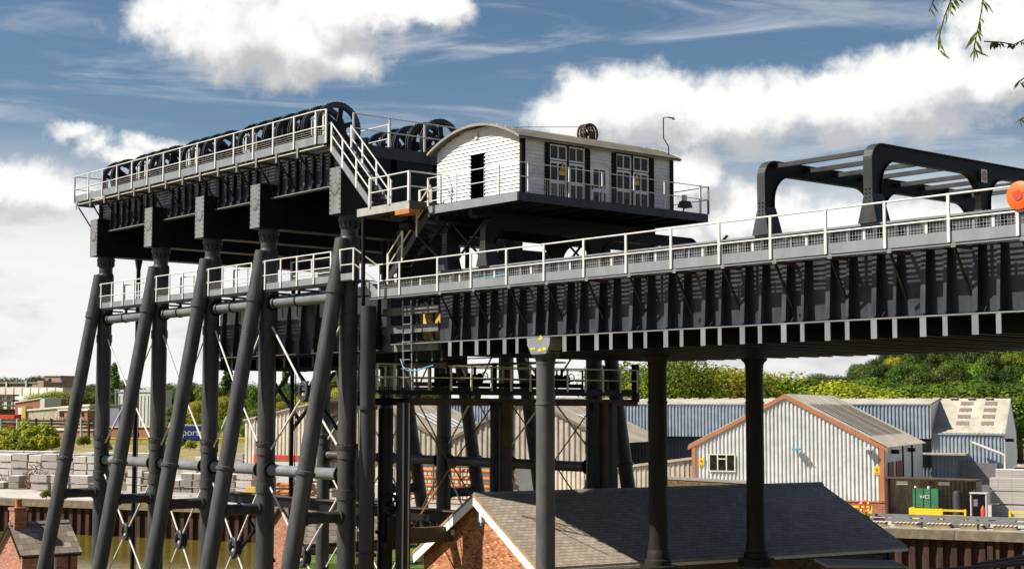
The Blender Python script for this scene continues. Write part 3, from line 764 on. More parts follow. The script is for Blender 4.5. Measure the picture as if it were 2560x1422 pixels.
railing('head_deck_railing', 'short pale guard rail closing the far left end of the lift top deck', [(XB[0], 32.9), (XB[0], 36.5)], 10.6, 1.35, .68, .3, mesh=False)
railing('head_deck_railing', 'pale guard rail across the aqueduct end of the lift top deck', [(XR, 34.35), (XR, 46.9)], 10.76, 1.2, .6, 0, spacing=1.75, mesh=False)
railing('head_deck_railing', 'inner pale guard rail between the two rows of gear wheels', [(-51.9, 36.4), (-58.5, 36.4)], 10.6, 1.2, .6, .3, mesh=False)
railing('head_deck_railing', 'pale guard rail at the corner above the stair on the lift top deck', [(XB[-1], 32.9), (-51.5, 33.05)], 10.6, 1.35, .68, .34, mesh=True, spacing=.7)
# small looped gates along the rail
for gx, lab in ((-67.87, 'leftmost of the four looped rail gates on the lift top deck'), (-62.79, 'second looped rail gate from the left on the lift top deck'), (-57.60, 'third looped rail gate from the left on the lift top deck'), (-52.09, 'looped rail gate near the stair head on the lift top deck')):
    t = thing('rail_gate', lab, 'gate', (gx, 33.35, 10.6), 'looped rail gates')
    for sgn in (-1, 1):
        a = gx+sgn*.32; bq = gx+sgn*.55
        MB().tube([(a, 33.1, 11.75), (bq-sgn*.05, 33.1, 11.75), (bq, 33.1, 11.68), (bq, 33.1, 11.12), (bq-sgn*.05, 33.1, 11.05), (a, 33.1, 11.05)], .025).build('loop', 'rail_pale', t)
        MB().box(a-.04, a+.04, 33.08, 33.12, 10.52, 11.85).build('post', 'rail_pale', t)

# ------------------------------------------------------------------ gear wheels
def gear_wheel(loc):
    t = thing('gear_wheel', 'nearest gear wheel with six spokes at the stair end of the near row', 'gear wheel', loc, 'gear wheels on the lift top deck')
    lx, ly, lz = loc; rO, rI, hw = 1.07, .84, .10; N = 72; mb = MB()
    rings = []
    for k in range(N):
        a = 2*math.pi*k/N; rt = rO+(.02 if k % 2 else 0)
        pr = [(rI, -hw*.6), (rI+.05, -hw), (rt, -hw), (rt, -hw*.55), (rO-.05, -hw*.4), (rO-.05, hw*.4), (rt, hw*.55), (rt, hw), (rI+.05, hw), (rI, hw*.6)]
        rings.append([mb.bm.verts.new((lx+x_, ly+r_*math.cos(a), lz+r_*math.sin(a))) for r_, x_ in pr])
    for k in range(N):
        A, B = rings[k], rings[(k+1) % N]
        for j in range(10): mb.bm.faces.new((A[j], A[(j+1) % 10], B[(j+1) % 10], B[j]))
    bmesh.ops.recalc_face_normals(mb.bm, faces=mb.bm.faces)
    mb.build('rim', 'steel_slate', t)
    MB().lathe((lx-.24, ly, lz), (lx+.24, ly, lz), [(0, .09), (.04, .09), (.05, .2), (.43, .2), (.44, .09), (.48, .09)], 20).build('hub', 'steel_black', t)
    for k in range(6):
        a = R(20)+2*math.pi*k/6; c, s = math.cos(a), math.sin(a)
        p = Vector((lx, ly+c*.18, lz+s*.18)); q = Vector((lx, ly+c*.86, lz+s*.86)); e = Vector((0, -s, c))
        MB().hexa([p-e*.12-Vector((.05, 0, 0)), p+e*.12-Vector((.05, 0, 0)), p+e*.12+Vector((.05, 0, 0)), p-e*.12+Vector((.05, 0, 0)), q-e*.085-Vector((.05, 0, 0)), q+e*.085-Vector((.05, 0, 0)), q+e*.085+Vector((.05, 0, 0)), q-e*.085+Vector((.05, 0, 0))]).build('spoke', 'steel_black', t)
    return t
w0 = gear_wheel((-53.0, 34.6, 11.6))
for j in range(1, 20):
    if min(abs(-53.0-1.07*j-g*34.6/33.1) for g in (-67.87,-62.79,-57.60)) < .5: continue
    w = copy_tree(w0, (-53.0-1.07*j, 34.6, 11.6)); w['label'] = 'toothed black gear wheel standing in the near row behind the top deck rail'
    for ch in w.children: ch.rotation_euler.x = R((j*17) % 60)
    if j == 19: w['label'] = 'last gear wheel at the far left end of the near row'
for j in range(0, 5):
    w = copy_tree(w0, (-53.0-1.07*j, 39.95, 11.55)); w['label'] = 'toothed black gear wheel in the far row on the lift top deck'
    if j == 0: w['label'] = 'black gear wheel in the far row just left of the cabin roof'
    for ch in w.children: ch.rotation_euler.x = R((j*23+11) % 60)

# ------------------------------------------------------------------ stairs
def staircase(name, label, p0, p1, width, ydir=1, n=12, rails=(0, 1), m='rail_pale', sm='kick_grey', hr=1.0, tail=.0):
    """flight from p0 (foot) to p1 (head) running in X; width goes along +Y"""
    p0, p1 = Vector(p0), Vector(p1); w = Vector((0, width, 0)); d = p1-p0
    t = thing(name, label, 'stairs', p0)
    for s in (0, 1):
        o = p0+w*s; MB().bar(o, p1+w*s, .05, .26).build('stringer', sm, t)
    for i in range(n):
        q = p0+d*((i+.6)/n)
        MB().box(q.x-.13, q.x+.13, q.y+.03, q.y+width-.03, q.z-.02, q.z+.02).build('tread', 'steel_slate', t)
    for s in rails:
        o = w*s
        for hz, nm in ((hr, 'handrail'), (hr*.52, 'middle_rail')):
            a, b = p0+o+ZED*hz, p1+o+ZED*hz
            MB().tube([a-Vector((.0, 0, 0)), b], .027, 8).build(nm, m, t)
        for f in (.02, .36, .70, .98):
            q = p0+d*f+o
            MB().box(q.x-.05, q.x+.05, q.y-.03, q.y+.015, q.z-.15, q.z+hr+.03).build('post', m, t)
    return t
staircase('staircase', 'pale handrailed stair climbing from the cabin landing to the lift top deck', (-48.45, 33.2, 7.78), (-51.35, 33.2, 10.42), .95, n=13)
staircase('staircase', 'lower open stair with dark stringers from aqueduct walkway up to the cabin landing', (-49.0, 34.35, 4.95), (-46.2, 34.35, 7.42), .75, n=12, sm='steel_slate', m='rail_yellowed', rails=(0,))
# landing between the stair and the cabin
la = thing('stair_landing', 'rust streaked steel landing platform between the stair and the white cabin', 'platform', (-47.5, 34.5, 7.4))
MB().box(-49.2, -45.75, 33.08, 36.2, 7.62, 7.66).build('deck', 'steel_slate', la)
MB().box(-49.2, -45.75, 33.04, 33.08, 7.38, 7.68).build('fascia', 'landing_grey', la)
MB().box(-45.75, -45.71, 33.04, 36.2, 7.38, 7.68).build('fascia', 'steel_slate', la)
for y in (33.6, 34.6, 35.6): MB().box(-49.1, -45.8, y, y+.1, 7.4, 7.615).build('joist', 'rust_beam', la)
MB().box(-46.6, -45.7, 33.0, 33.5, 7.2, 7.37).build('bearer', 'rust_pipe', la)
for x, y, z in ((-48.85, 33.12, 4.34), (-45.9, 35.9, 5.2)): MB().box(x-.06, x+.06, y-.06, y+.06, z, 7.375).build('post', 'steel_black', la)
mb = MB().lathe((-47.8, 34.2, 7.0), (-47.1, 34.2, 7.0), [(0, .12), (.05, .2), (.6, .2), (.7, .1)], 14).box(-47.6, -47.3, 34.1, 34.3, 7.1, 7.39); mb.build('winch_motor', 'steel_black', la)
railing('landing_railing', 'pale guard rail along the front of the stair landing', [(-48.3, 33.0), (-45.75, 33.0)], 7.66, 1.1, .55, .0, spacing=1.15, mesh=False)
railing('landing_railing', 'pale guard rail along the side of the stair landing next to the cabin', [(-45.68, 33.0), (-45.68, 35.9)], 7.66, 1.1, .55, .0, spacing=1.4, mesh=False)
railing('landing_railing', 'inner pale guard rail with gates at the back of the stair landing', [(-49.0, 35.9), (-46.0, 35.9)], 7.66, 1.0, .5, .0, spacing=.75, mesh=False, pr=.06)

# ------------------------------------------------------------------ white cabin and its deck
X0, X1, Y0, Y1, Z0, ZE, ZA = -46.4, -41.4, 34.85, 42.4, 7.47, 9.76, 10.38
dk = thing('cabin_deck', 'dark steel deck carrying the white cabin on arched frames above the aqueduct', 'deck', (-43, 38.6, 5.2))
MB().box(-45.6, -40.42, 33.86, 43.4, 7.42, 7.455).build('deck_plate', 'steel_black', dk)
MB().box(-40.415, -40.37, 33.84, 43.4, 7.2, 7.5).build('fascia', 'steel_girder', dk)
MB().box(-45.6, -40.42, 33.80, 33.85, 7.2, 7.5).build('fascia', 'kick_grey', dk)
MB().box(-45.6, -40.42, 43.405, 43.45, 7.2, 7.5).build('fascia', 'steel_girder', dk)
for i in range(10): MB().box(-45.5, -40.43, 34.1+i*1.0, 34.22+i*1.0, 7.18, 7.415).build('joist', 'steel_black', dk)
for x in (-45.3, -43.3): MB().box(x-.1, x+.1, 34.0, 43.35, 6.96, 7.17).build('main_beam', 'steel_black', dk)
portal(dk, -43.44, zt=6.95, w=.3); portal(dk, -45.75, zt=6.95, w=.3)
for y in (YA+.1, YC, YB-.1):
    MB().bar((-45.6, y, 5.3), (-43.6, y, 6.9), .09, .05).build('brace', 'steel_slate', dk)
    MB().bar((-45.6, y+.05, 6.9), (-43.6, y+.05, 5.3), .09, .05).build('brace', 'steel_slate', dk)
MB().bar((-45.85, YA+.1, 5.3), (-48.6, YA+.1, 7.3), .16, .08).build('brace', 'steel_slate', dk)
MB().bar((-45.85, YA+.2, 7.3), (-48.6, YA+.2, 5.3), .12, .07).build('brace', 'steel_slate', dk)
MB().bar((-43.3, YB-.3, 5.4), (-41.3, YB-.3, 6.9), .1, .06).build('brace', 'steel_slate', dk)
MB().box(-48.9, -48.5, YA, YB, 6.95, 7.3).build('cross_girder', 'steel_black', dk)
for y in (YA, 37.2, YC, 43, YB): MB().box(-48.85, -48.55, y-.15, y+.15, 4.5, 6.94).build('gate_post', 'steel_black', dk)
for y0_, y1_ in ((35.1, 37.0), (40.6, 42.8)): MB().box(-48.75, -48.65, y0_, y1_, 4.4, 6.6).build('lift_gate', 'steel_black', dk)
railing('cabin_railing', 'pale guard rail with mesh in front of the long window side of the cabin', [(-40.36, 33.84), (-40.36, 43.4)], 7.5, 1.05, .55, 0, posts=[0.045, 0.246, 0.415, 0.583, 0.751, 0.954], mesh=True, side=1, wire=.0025, rr=.017, pr=.04)
railing('cabin_railing', 'pale guard rail in front of the gable end of the cabin', [(-45.6, 33.8), (-40.4, 33.8)], 7.5, 1.05, .55, 0, posts=[.0, .33, .80], mesh=False, rr=.018)
railing('cabin_railing', 'dark guard rail round the far end of the cabin deck', [(-40.36, 43.4), (-45.0, 43.4)], 7.5, 1.05, .55, 0, mesh=True, spacing=2.3, rr=.018, m='kick_grey', wire=.003)

cb = thing('cabin', 'white weatherboarded cabin with a low arched roof standing high over the aqueduct', 'cabin', ((X0+X1)/2, (Y0+Y1)/2, Z0))
XM, HW = (X0+X1)/2, (X1-X0)/2
def roof_z(x): return ZE+(ZA-ZE)*(1-((x-XM)/HW)**2)
def boards(o, u, nrm, z0, span, holes, name, m, parent, pitch=.136, topf=None):
    """overlapping weatherboards on the plane o + u*s ; span(z) -> (s0, s1); holes: (s0, s1, z0, z1)"""
    mb = MB(); z = z0; u, nrm = Vector(u), Vector(nrm)
    while True:
        zt = z+pitch; s = span(z+pitch*.5)
        if s is None: break
        segs = [s]
        for h in holes:
            if h[2] < z+pitch*.6 and h[3] > z+pitch*.4:
                segs = [q for a, b in segs for q in ((a, min(b, h[0])), (max(a, h[1]), b)) if q[1]-q[0] > .02]
        for a, b in segs:
            p = lambda s_, z_, d: Vector(o)+u*s_+ZED*z_+nrm*d
            mb.hexa([p(a, z, 0), p(b, z, 0), p(b, z, .05), p(a, z, .05), p(a, zt+.01, 0), p(b, zt+.01, 0), p(b, zt+.01, .010), p(a, zt+.01, .010)])
        z = zt
        if z > ZA+.1: break
    bmesh.ops.recalc_face_normals(mb.bm, faces=mb.bm.faces)
    return mb.build(name, m, parent)
def gspan(z):
    if z < ZE-.02: return (0, X1-X0)
    k = 1-(z-ZE)/(ZA-ZE)
    return None if k <= .02 else (HW-HW*math.sqrt(k)+.02, HW+HW*math.sqrt(k)-.02)
# inner shell so that no light leaks through
dx0, dx1 = -44.3-X0, -43.52-X0
sh = MB()
sh.box(X0+.02, X1-.02, Y1-.06, Y1-.02, Z0, ZE); sh.box(X0+.02, X0+.06, Y0+.06, Y1-.07, Z0, ZE)
sh.box(X0+.02, X0+dx0, Y0+.02, Y0+.05, Z0, ZE); sh.box(X0+dx1, X1-.02, Y0+.02, Y0+.05, Z0, ZE); sh.box(X0+dx0, X0+dx1, Y0+.02, Y0+.05, 9.37, ZE)
sh.box(X1-.10, X1-.06, Y0+.06, Y1-.07, Z0, 8.0); sh.box(X1-.10, X1-.06, Y0+.06, Y1-.07, 9.6, ZE)
sh.build('inner_wall', 'dark_brown', cb)
boards((X0, Y0, 0), (1, 0, 0), (0, -1, 0), Z0, gspan, [(dx0, dx1, 0, 9.37)], 'gable_wall', 'white_board', cb)
boards((X0, Y1, 0), (1, 0, 0), (0, 1, 0), Z0, gspan, [], 'gable_wall', 'white_board', cb)
boards((X0, Y0, 0), (0, 1, 0), (-1, 0, 0), Z0, lambda z: (0, Y1-Y0) if z < ZE else None, [], 'rear_wall', 'white_board', cb)
WN = [(36.12-Y0, 36.97-Y0), (37.03-Y0, 37.84-Y0), (39.43-Y0, 40.24-Y0), (40.34-Y0, 41.17-Y0)]
DR = (38.20-Y0, 38.98-Y0)
hl = [(36.10-Y0, 37.86-Y0, 7.3, 9.60), (39.41-Y0, 41.19-Y0, 7.3, 9.60), (DR[0]-.1, DR[1]+.1, 7.3, 9.0)]
boards((X1, Y0, 0), (0, 1, 0), (1, 0, 0), Z0, lambda z: (0, Y1-Y0) if z < ZE-.03 else None, hl, 'front_wall', 'white_board', cb)
MB().box(X1-.04, X1+.07, Y0, Y1, ZE-.12, ZE+.0).build('fascia_board', 'white_paint', cb)
for y in (35.88, 37.86, 39.2, 41.19): MB().box(X1-.02, X1+.078, y, y+.23, Z0, 9.58).build('dark_board', 'dark_brown', cb)
for y in (36.975, 40.245): MB().box(X1-.02, X1+.07, y, y+.06, Z0, 9.58).build('dark_board', 'dark_brown', cb)
for x, y, w in ((X1, Y0, 1), (X1, Y1, -1)):
    MB().box(x-.06, x+.08, y-.08 if w > 0 else y-.09, y+.09 if w > 0 else y+.08, Z0, ZE-.12).build('corner_board', 'dark_brown', cb)
def window(parent, y0, y1, z0, z1, cols=2, name='window'):
    mb = MB(); f = .055; x0, x1 = X1-.03, X1+.035
    mb.box(x0, x1, y0, y1, z0, z0+f).box(x0, x1, y0, y1, z1-f, z1).box(x0, x1, y0, y0+f, z0+f, z1-f).box(x0, x1, y1-f, y1, z0+f, z1-f)
    for c in range(1, cols):
        yc = y0+(y1-y0)*c/cols; mb.box(x0+.01, x1-.01, yc-.02, yc+.02, z0+f, z1-f)
    w = mb.build(name, 'white_paint', parent)
    MB().box(x0+.005, x0+.018, y0+f, y1-f, z0+f, z1-f).build('pane', 'window_glass', w)
    return w
for i, (a, b) in enumerate(WN):
    a, b = a+Y0, b+Y0
    window(cb, a, b, 9.0, 9.57)
    d = MB(); x0, x1 = X1-.03, X1+.03
    f = .075
    for q in ((a, a+f, 7.5, 8.96), (b-f, b, 7.5, 8.96), (a+f, b-f, 8.88, 8.96), (a+f, b-f, 8.15, 8.27)): d.box(x0, x1, *q)
    d.box(x0+.01, x1-.01, (a+b)/2-.025, (a+b)/2+.025, 7.5, 8.15); d.box(x0+.01, x1-.01, (a+b)/2-.025, (a+b)/2+.025, 8.27, 8.88)
    w = d.build('glazed_door', 'white_paint', cb)
    MB().box(x0+.005, x0+.018, a+f, b-f, 7.5, 8.15).box(x0+.005, x0+.018, a+f, b-f, 8.27, 8.88).build('pane', 'window_glass', w)
a, b = DR[0]+Y0, DR[1]+Y0
d = MB(); x0, x1 = X1-.02, X1+.035
for q in ((a-.1, a+.08, 7.48, 8.99), (b-.08, b+.1, 7.48, 8.99), (a+.08, b-.08, 8.86, 8.99), (a+.08, b-.08, 8.02, 8.16)): d.box(x0, x1, *q)
d.box(x0+.01, x1-.01, (a+b)/2-.02, (a+b)/2+.02, 7.48, 8.02); d.box(x0+.01, x1-.01, (a+b)/2-.02, (a+b)/2+.02, 8.16, 8.86)
w = d.build('door', 'white_paint', cb)
MB().box(x0+.005, x0+.018, a+.08, b-.08, 7.48, 8.02).box(x0+.005, x0+.018, a+.08, b-.08, 8.16, 8.86).build('pane', 'window_glass', w)
MB().box(x1+.001, x1+.05, a+.0, a+.03, 8.1, 8.24).build('handle', 'steel_black', w)
# gable doorway: frame and a half open inner door with a lit window beyond
fr = MB(); gx0, gx1 = X0+dx0, X0+dx1
fr.box(gx0-.05, gx0, Y0-.04, Y0+.1, Z0, 9.42).box(gx1, gx1+.05, Y0-.04, Y0+.1, Z0, 9.42).box(gx0, gx1, Y0-.04, Y0+.1, 9.37, 9.42)
df = fr.build('door_frame', 'dark_brown', cb)
dl = MB(); dl.box(gx0+.28, gx0+.33, Y0+.35, Y0+1.0, Z0, 8.3); dl.box(gx0+.28, gx0+.33, Y0+.35, Y0+.42, 8.3, 9.2); dl.box(gx0+.28, gx0+.33, Y0+.93, Y0+1.0, 8.3, 9.2); dl.box(gx0+.28, gx0+.33, Y0+.35, Y0+1.0, 9.2, 9.3)
dl.build('open_door', 'white_paint', df)
# lamp bracket on the gable
MB().box(-44.02, -43.88, Y0-.09, Y0-.0335, 9.93, 10.22).build('gable_bracket', 'pale_trim', cb)
# arched roof
n = 22; mb = MB(); ring = []
xs = [X0-.24+(X1-X0+.48)*i/n for i in range(n+1)]
up = [(x, roof_z(x)+.05) for x in xs]; dn = [(x, roof_z(x)+.0) for x in xs][::-1]
rf = mb.prism([(x, Y0-.32, z) for x, z in up+dn], (0, Y1-Y0+.64, 0)).build('roof', 'roof_felt', cb)
mb = MB(); up2 = [(x, roof_z(x)+.06) for x in xs]; dn2 = [(x, roof_z(x)-.03) for x in xs][::-1]
mb.prism([(x, Y0-.36, z) for x, z in up2+dn2], (0, .038, 0)).build('barge_board', 'concrete_dark', rf)
mb = MB(); mb.prism([(x, Y1+.325, z) for x, z in up2+dn2], (0, .038, 0)).build('barge_board', 'pale_trim', rf)
MB().box(X1+.17, X1+.235, Y0-.30, Y1+.31, roof_z(X1+.23)-.05, roof_z(X1+.23)-.003).build('gutter', 'concrete_dark', rf)
# yellow warning notices in the windows
for y, lab in ((36.72, 'yellow triangular warning notice in the left window group of the cabin'), (40.50, 'yellow triangular warning notice in the right window group of the cabin')):
    z = 8.74 if y < 38 else 8.74
    t = thing('warning_notice', lab, 'sign', (X1+.045, y, z-.25), 'yellow warning notices on the cabin')
    MB().prism([(X1+.046, y-.15, z-.1), (X1+.046, y+.15, z-.1), (X1+.046, y, z+.19)], (.01, 0, 0)).build('border', 'steel_black', t)
    MB().prism([(X1+.057, y-.115, z-.08), (X1+.057, y+.115, z-.08), (X1+.057, y, z+.145)], (.004, 0, 0)).build('triangle', 'yellow_paint', t)
    MB().box(X1+.046, X1+.056, y-.14, y+.14, z-.27, z-.115).build('plate', 'yellow_paint', t)
    mb = MB(); mb.obox((X1+.062, y-.06, z-.03), (.003, 0, 0), (0, .10, .05), (0, -.02, .03)); mb.box(X1+.062, X1+.065, y-.05, y+.06, z-.055, z-.035); mb.build('symbol', 'steel_black', t)
# pulley block, mast and camera
py_ = 40.3
t = thing('pulley_wheels', 'rusty pair of small spoked pulley wheels standing on the cabin roof', 'pulley', (XM, py_, ZA))
for dx in (-.14, .02, .18):
    mb = MB(); N = 28; ring = []
    for k in range(N):
        a = 2*math.pi*k/N; ring.append([mb.bm.verts.new((XM+dx+q, py_+r_*math.cos(a), ZA+.38+r_*math.sin(a))) for r_, q in ((.34, -.035), (.40, -.035), (.40, .035), (.34, .035))])
    for k in range(N):
        A, B = ring[k], ring[(k+1) % N]
        for j in range(4): mb.bm.faces.new((A[j], A[(j+1) % 4], B[(j+1) % 4], B[j]))
    bmesh.ops.recalc_face_normals(mb.bm, faces=mb.bm.faces)
    for k in range(3):
        a = R(15+60*k); mb.bar((XM+dx, py_-.36*math.cos(a), ZA+.38-.36*math.sin(a)), (XM+dx, py_+.36*math.cos(a), ZA+.38+.36*math.sin(a)), .04, .04)
    mb.build('wheel', 'rust_beam', t)
MB().cyl((XM-.3, py_, ZA+.38), (XM+.3, py_, ZA+.38), .05).box(XM-.26, XM-.22, py_-.12, py_+.12, ZA+.06, ZA+.45).box(XM+.24, XM+.28, py_-.12, py_+.12, ZA+.06, ZA+.45).build('axle_stand', 'rust_beam', t)
MB().tube([(XM, py_-.3, ZA+.62), (XM-.4, 37.4, ZA+.36), (XM-.9, 34.7, ZA+.03)], .012).build('cable', 'steel_black', t)
t = thing('wind_mast', 'thin bent mast with a wind vane at the far corner of the cabin roof', 'mast', (X1-.1, 42.38, ZE))
MB().tube([(X1-.1, 42.40, ZE+.05), (X1-.1, 42.40, ZE+.42), (X1-.1, 42.12, ZE+.72), (X1-.1, 42.12, 11.28), (X1-.1, 42.45, 11.34)], .022).build('pole', 'steel_black', t)
MB().box(X1-.13, X1-.07, 42.4, 42.68, 11.31, 11.35).prism([(X1-.1, 42.6, 11.25), (X1-.1, 42.75, 11.47), (X1-.1, 42.66, 11.33), (X1-.1, 42.78, 11.28)], (.02, 0, 0)).build('vane', 'steel_black', t)
cp = Vector((-41.2, 42.95, 7.95))
t = thing('deck_camera', 'small dark floodlight on an arm at the far end of the cabin deck', 'floodlight', (cp.x, cp.y, 7.5))
MB().tube([(cp.x, cp.y-.25, 7.45), (cp.x, cp.y-.05, 7.7), (cp.x, cp.y, 7.85)], .03).build('arm', 'steel_black', t)
MB().hexa([(cp.x-.2, cp.y-.2, 7.8), (cp.x+.2, cp.y-.2, 7.8), (cp.x+.2, cp.y+.25, 7.8), (cp.x-.2, cp.y+.25, 7.8), (cp.x-.14, cp.y-.14, 8.05), (cp.x+.14, cp.y-.14, 8.05), (cp.x+.14, cp.y+.2, 8.05), (cp.x-.14, cp.y+.2, 8.05)]).build('head', 'steel_black', t)
MB().box(cp.x-.1, cp.x+.05, cp.y-.05, cp.y+.1, 8.055, 8.3).build('box', 'white_paint', t)

t = thing('service_pipe', 'slim bluish vertical service pipe with brackets just left of the first near column', 'pipe', (-74.25, 34.15, -10.6))
MB().cyl((-74.25, 34.15, -10.6), (-74.25, 34.15, 5.0), .10, 10).build('pipe', 'steel_pipe', t)
for k in range(12): MB().box(-74.4, -74.1, 34.0, 34.3, -9.5+k*1.2, -9.38+k*1.2).build('bracket', 'steel_black', t)
t = thing('cable_run', 'thin cable run hanging beside the slim service pipe at the left', 'cable', (-74.5, 34.1, -10.6))
MB().cyl((-74.52, 34.1, -10.6), (-74.45, 34.1, 6.4), .03, 6).build('cable', 'rust_beam', t)
# ------------------------------------------------------------------ landings between the column frames
for i in range(4):
    a, b = CX[i]+.50, CX[i+1]-.62
    zb = 5.02
    wd = BAY[i]
    t = thing('landing_platform', 'grey landing platform, near side of the lift, %s bay from the left' % wd, 'platform', ((a+b)/2, 33.9, zb-.1), 'landing platforms between the columns')
    mb = MB()
    for k in range(9): mb.box(a, b, 33.48+k*.12, 33.555+k*.12, zb-.02, zb+.012)
    mb.build('grating', 'steel_slate', t)
    MB().box(a, b, 33.46, 33.54, zb-.12, zb-.025).build('edge_beam', 'steel_black', t)
    for q in (a+.3, (a+b)/2, b-.3): MB().box(q-.05, q+.05, 33.5, 34.5, zb-.2, zb-.125).build('bearer', 'rust_beam', t)
    railing('landing_railing', 'pale front guard rail of the landing platform in the %s bay of the lift' % wd, [(a, 33.44), (b, 33.44)], zb, 1.22, .6, .27, spacing=1.3, mesh='h', wire=.007)
    railing('landing_railing', 'pale rear guard rail of the landing platform in the %s bay of the lift' % wd, [(a+.2, 34.62), (b, 34.62)], zb, 1.22, .6, .0, spacing=1.45, mesh=False)
    lp_ = MB().tube([(a, 33.44, zb+1.22), (a-.16, 33.44, zb+1.2), (a-.2, 33.44, zb+1.1), (a-.2, 33.44, zb+.7), (a-.16, 33.44, zb+.6), (a, 33.44, zb+.6)], .026)
    lo = lp_.build('end_loop', 'rail_pale', t)
t = thing('landing_platform', 'small landing platform with three steps down to the aqueduct walkway', 'platform', (-50.2, 33.9, 4.9))
MB().box(-50.75, -49.75, 33.3, 34.6, 4.98, 5.02).build('deck', 'steel_slate', t)
for k in range(3): MB().box(-49.75+.26*k, -49.45+.26*k, 33.95, 34.7, 4.82-.18*k, 4.86-.18*k).build('step', 'steel_slate', t)
MB().bar((-49.75, 33.85, 4.95), (-48.9, 33.85, 4.4), .04, .25).build('stringer', 'kick_grey', t)
MB().tube([(-50.95, 33.3, 5.62), (-51.0, 33.3, 5.7), (-51.0, 33.3, 6.15), (-50.95, 33.3, 6.24), (-49.75, 33.3, 6.24), (-49.0, 33.84, 5.56)], .027).build('top_rail', 'rail_pale', t)
MB().tube([(-50.95, 33.3, 5.62), (-49.75, 33.3, 5.62), (-49.0, 33.84, 4.93)], .025).build('middle_rail', 'rail_pale', t)
for x in (-50.72, -49.78): MB().box(x-.04, x+.04, 33.27, 33.32, 4.98, 6.26).build('post', 'rail_pale', t)
MB().box(-50.7, -49.8, 33.28, 33.30, 5.02, 5.28).build('kickboard', 'kick_grey', t)

# ------------------------------------------------------------------ caisson under the head deck and other steel seen between the columns
ca = thing('lift_caisson', 'dark riveted boat caisson raised to aqueduct level inside the lift', 'caisson', (-57, 37.6, 1.9))
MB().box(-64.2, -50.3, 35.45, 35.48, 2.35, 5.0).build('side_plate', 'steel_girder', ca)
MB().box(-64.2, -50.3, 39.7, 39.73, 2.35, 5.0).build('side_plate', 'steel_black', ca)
MB().box(-64.2, -50.3, 35.5, 39.69, 2.2, 2.3).build('floor_plate', 'steel_black', ca)
MB().box(-64.25, -50.3, 35.15, 35.5, 2.30, 2.34).build('bottom_flange', 'rust_beam', ca)
for k in range(12):
    x = -63.7+1.15*k
    MB().prism([(x-.015, 35.449, 2.35), (x-.015, 35.2, 2.35), (x-.015, 35.36, 4.98), (x-.015, 35.449, 4.98)], (.03, 0, 0)).box(x-.07, x+.07, 35.17, 35.19, 2.36, 3.0).build('stiffener', 'steel_girder', ca)
    MB().box(x-.08, x+.08, 35.18, 39.9, 1.75, 2.19).build('cross_beam', 'steel_black', ca)
fg = thing('rear_walkway_girder', 'dark girder and walkway at the far left end of the lift seen between the columns', 'girder', (-68, 45.5, 2.2))
MB().box(-74, -62.5, 45.6, 45.8, 3.0, 3.75).build('girder', 'steel_black', fg)
MB().box(-74, -52, 45.2, 46.4, 2.05, 2.12).box(-74, -52, 45.2, 45.3, 2.35, 2.40).build('walkway', 'steel_slate', fg)
for k in range(4): MB().bar((-73.5+3*k, 45.7, 2.1), (-71.2+3*k, 45.7, 3.0), .07, .06).build('brace', 'steel_slate', fg)
for k in range(4): MB().bar((-71.2+3*k, 45.78, 2.1), (-73.5+3*k, 45.78, 3.0), .07, .06).build('brace', 'steel_slate', fg)
for xx, yy in ((-74.4, 36.2), (-69.5, 41.5), (-65.6, 40.3), (-63, 42.3), (-59, 41.2)):
    t = thing('guide_post', 'slim dark lattice guide post standing inside the lift between the column rows', 'post', (xx, yy, -10.6), 'guide posts inside the lift')
    MB().lathe((xx, yy, -10.6), (xx, yy, 8.7), [(0, .11), (17.8, .11), (18.3, .2), (19.3, .2)], 12).build('post', 'steel_black', t)
    MB().box(xx+.3, xx+.34, yy-.02, yy+.02, -10.6, 4.5).build('cable', 'rust_beam', t)
for k, (xx, yy, zz) in enumerate(((-70, 42, 1.0), (-64, 40.5, .5), (-70.5, 41, -6.3))):
    t = thing('strut_brace', ('first', 'second', 'third')[k]+' dark diagonal strut brace inside the lift, seen from the left end', 'brace', (xx, yy, zz-1))
    MB().bar((xx-1.9, yy, zz-1.6), (xx+1.9, yy, zz+1.2), .16, .12).build('strut', 'steel_black', t)
    MB().bar((xx-1.9, yy+.2, zz+1.4), (xx+1.9, yy+.2, zz-1.5), .16, .12).build('strut', 'steel_black', t)
for k, (z0, z1, y) in enumerate(((-4.9, -4.4, 40.3),)):
    t = thing('low_girder', 'dark horizontal girder low inside the lift between near and far columns', 'girder', (-62, y, z0))
    MB().box(-73, -51, y-.15, y+.15, z0, z1).build('web', 'steel_black', t); MB().box(-73, -51, y-.3, y+.3, z1+.004, z1+.05).build('flange', 'rust_beam', t)

# ------------------------------------------------------------------ end bay under the aqueduct: guide columns, bars, ladder, low platform
def guide(y, r, label, z1=.25, x=-49.9, m='steel_black', z0=-10.6, square=False, fl=()):
    t = thing('guide_column', label, 'column', (x, y, z0), 'guide columns under the aqueduct end')
    if square: MB().box(x-r, x+r, y-r, y+r, z0, z1).build('shaft', m, t)
    else: MB().cyl((x, y, z0), (x, y, z1), r, 24).build('shaft', m, t)
    for z in fl: MB().cyl((x, y, z), (x, y, z+.13), r+.09, 24).build('flange', m, t)
    return t
guide(34.1, .31, 'grey flanged guide column at the aqueduct end next to the nearest raking frame', 4.0, m='steel_slate', fl=(-.05, -5.75))
guide(34.98, .30, 'black round guide column just right of the grey flanged one', z1=-.0, m='steel_black', fl=(-4.9,))
g3 = guide(35.85, .21, 'square guide post with bright steel rails right of the black round column', m='steel_slate', square=True)
for k, dy in enumerate((-.21, -.07, .06)): MB().box(-49.69, -49.64, 35.85+dy, 35.85+dy+.045, -10, .2).build('guide_rail', 'pale_metal' if k != 1 else 'steel_slate', g3)
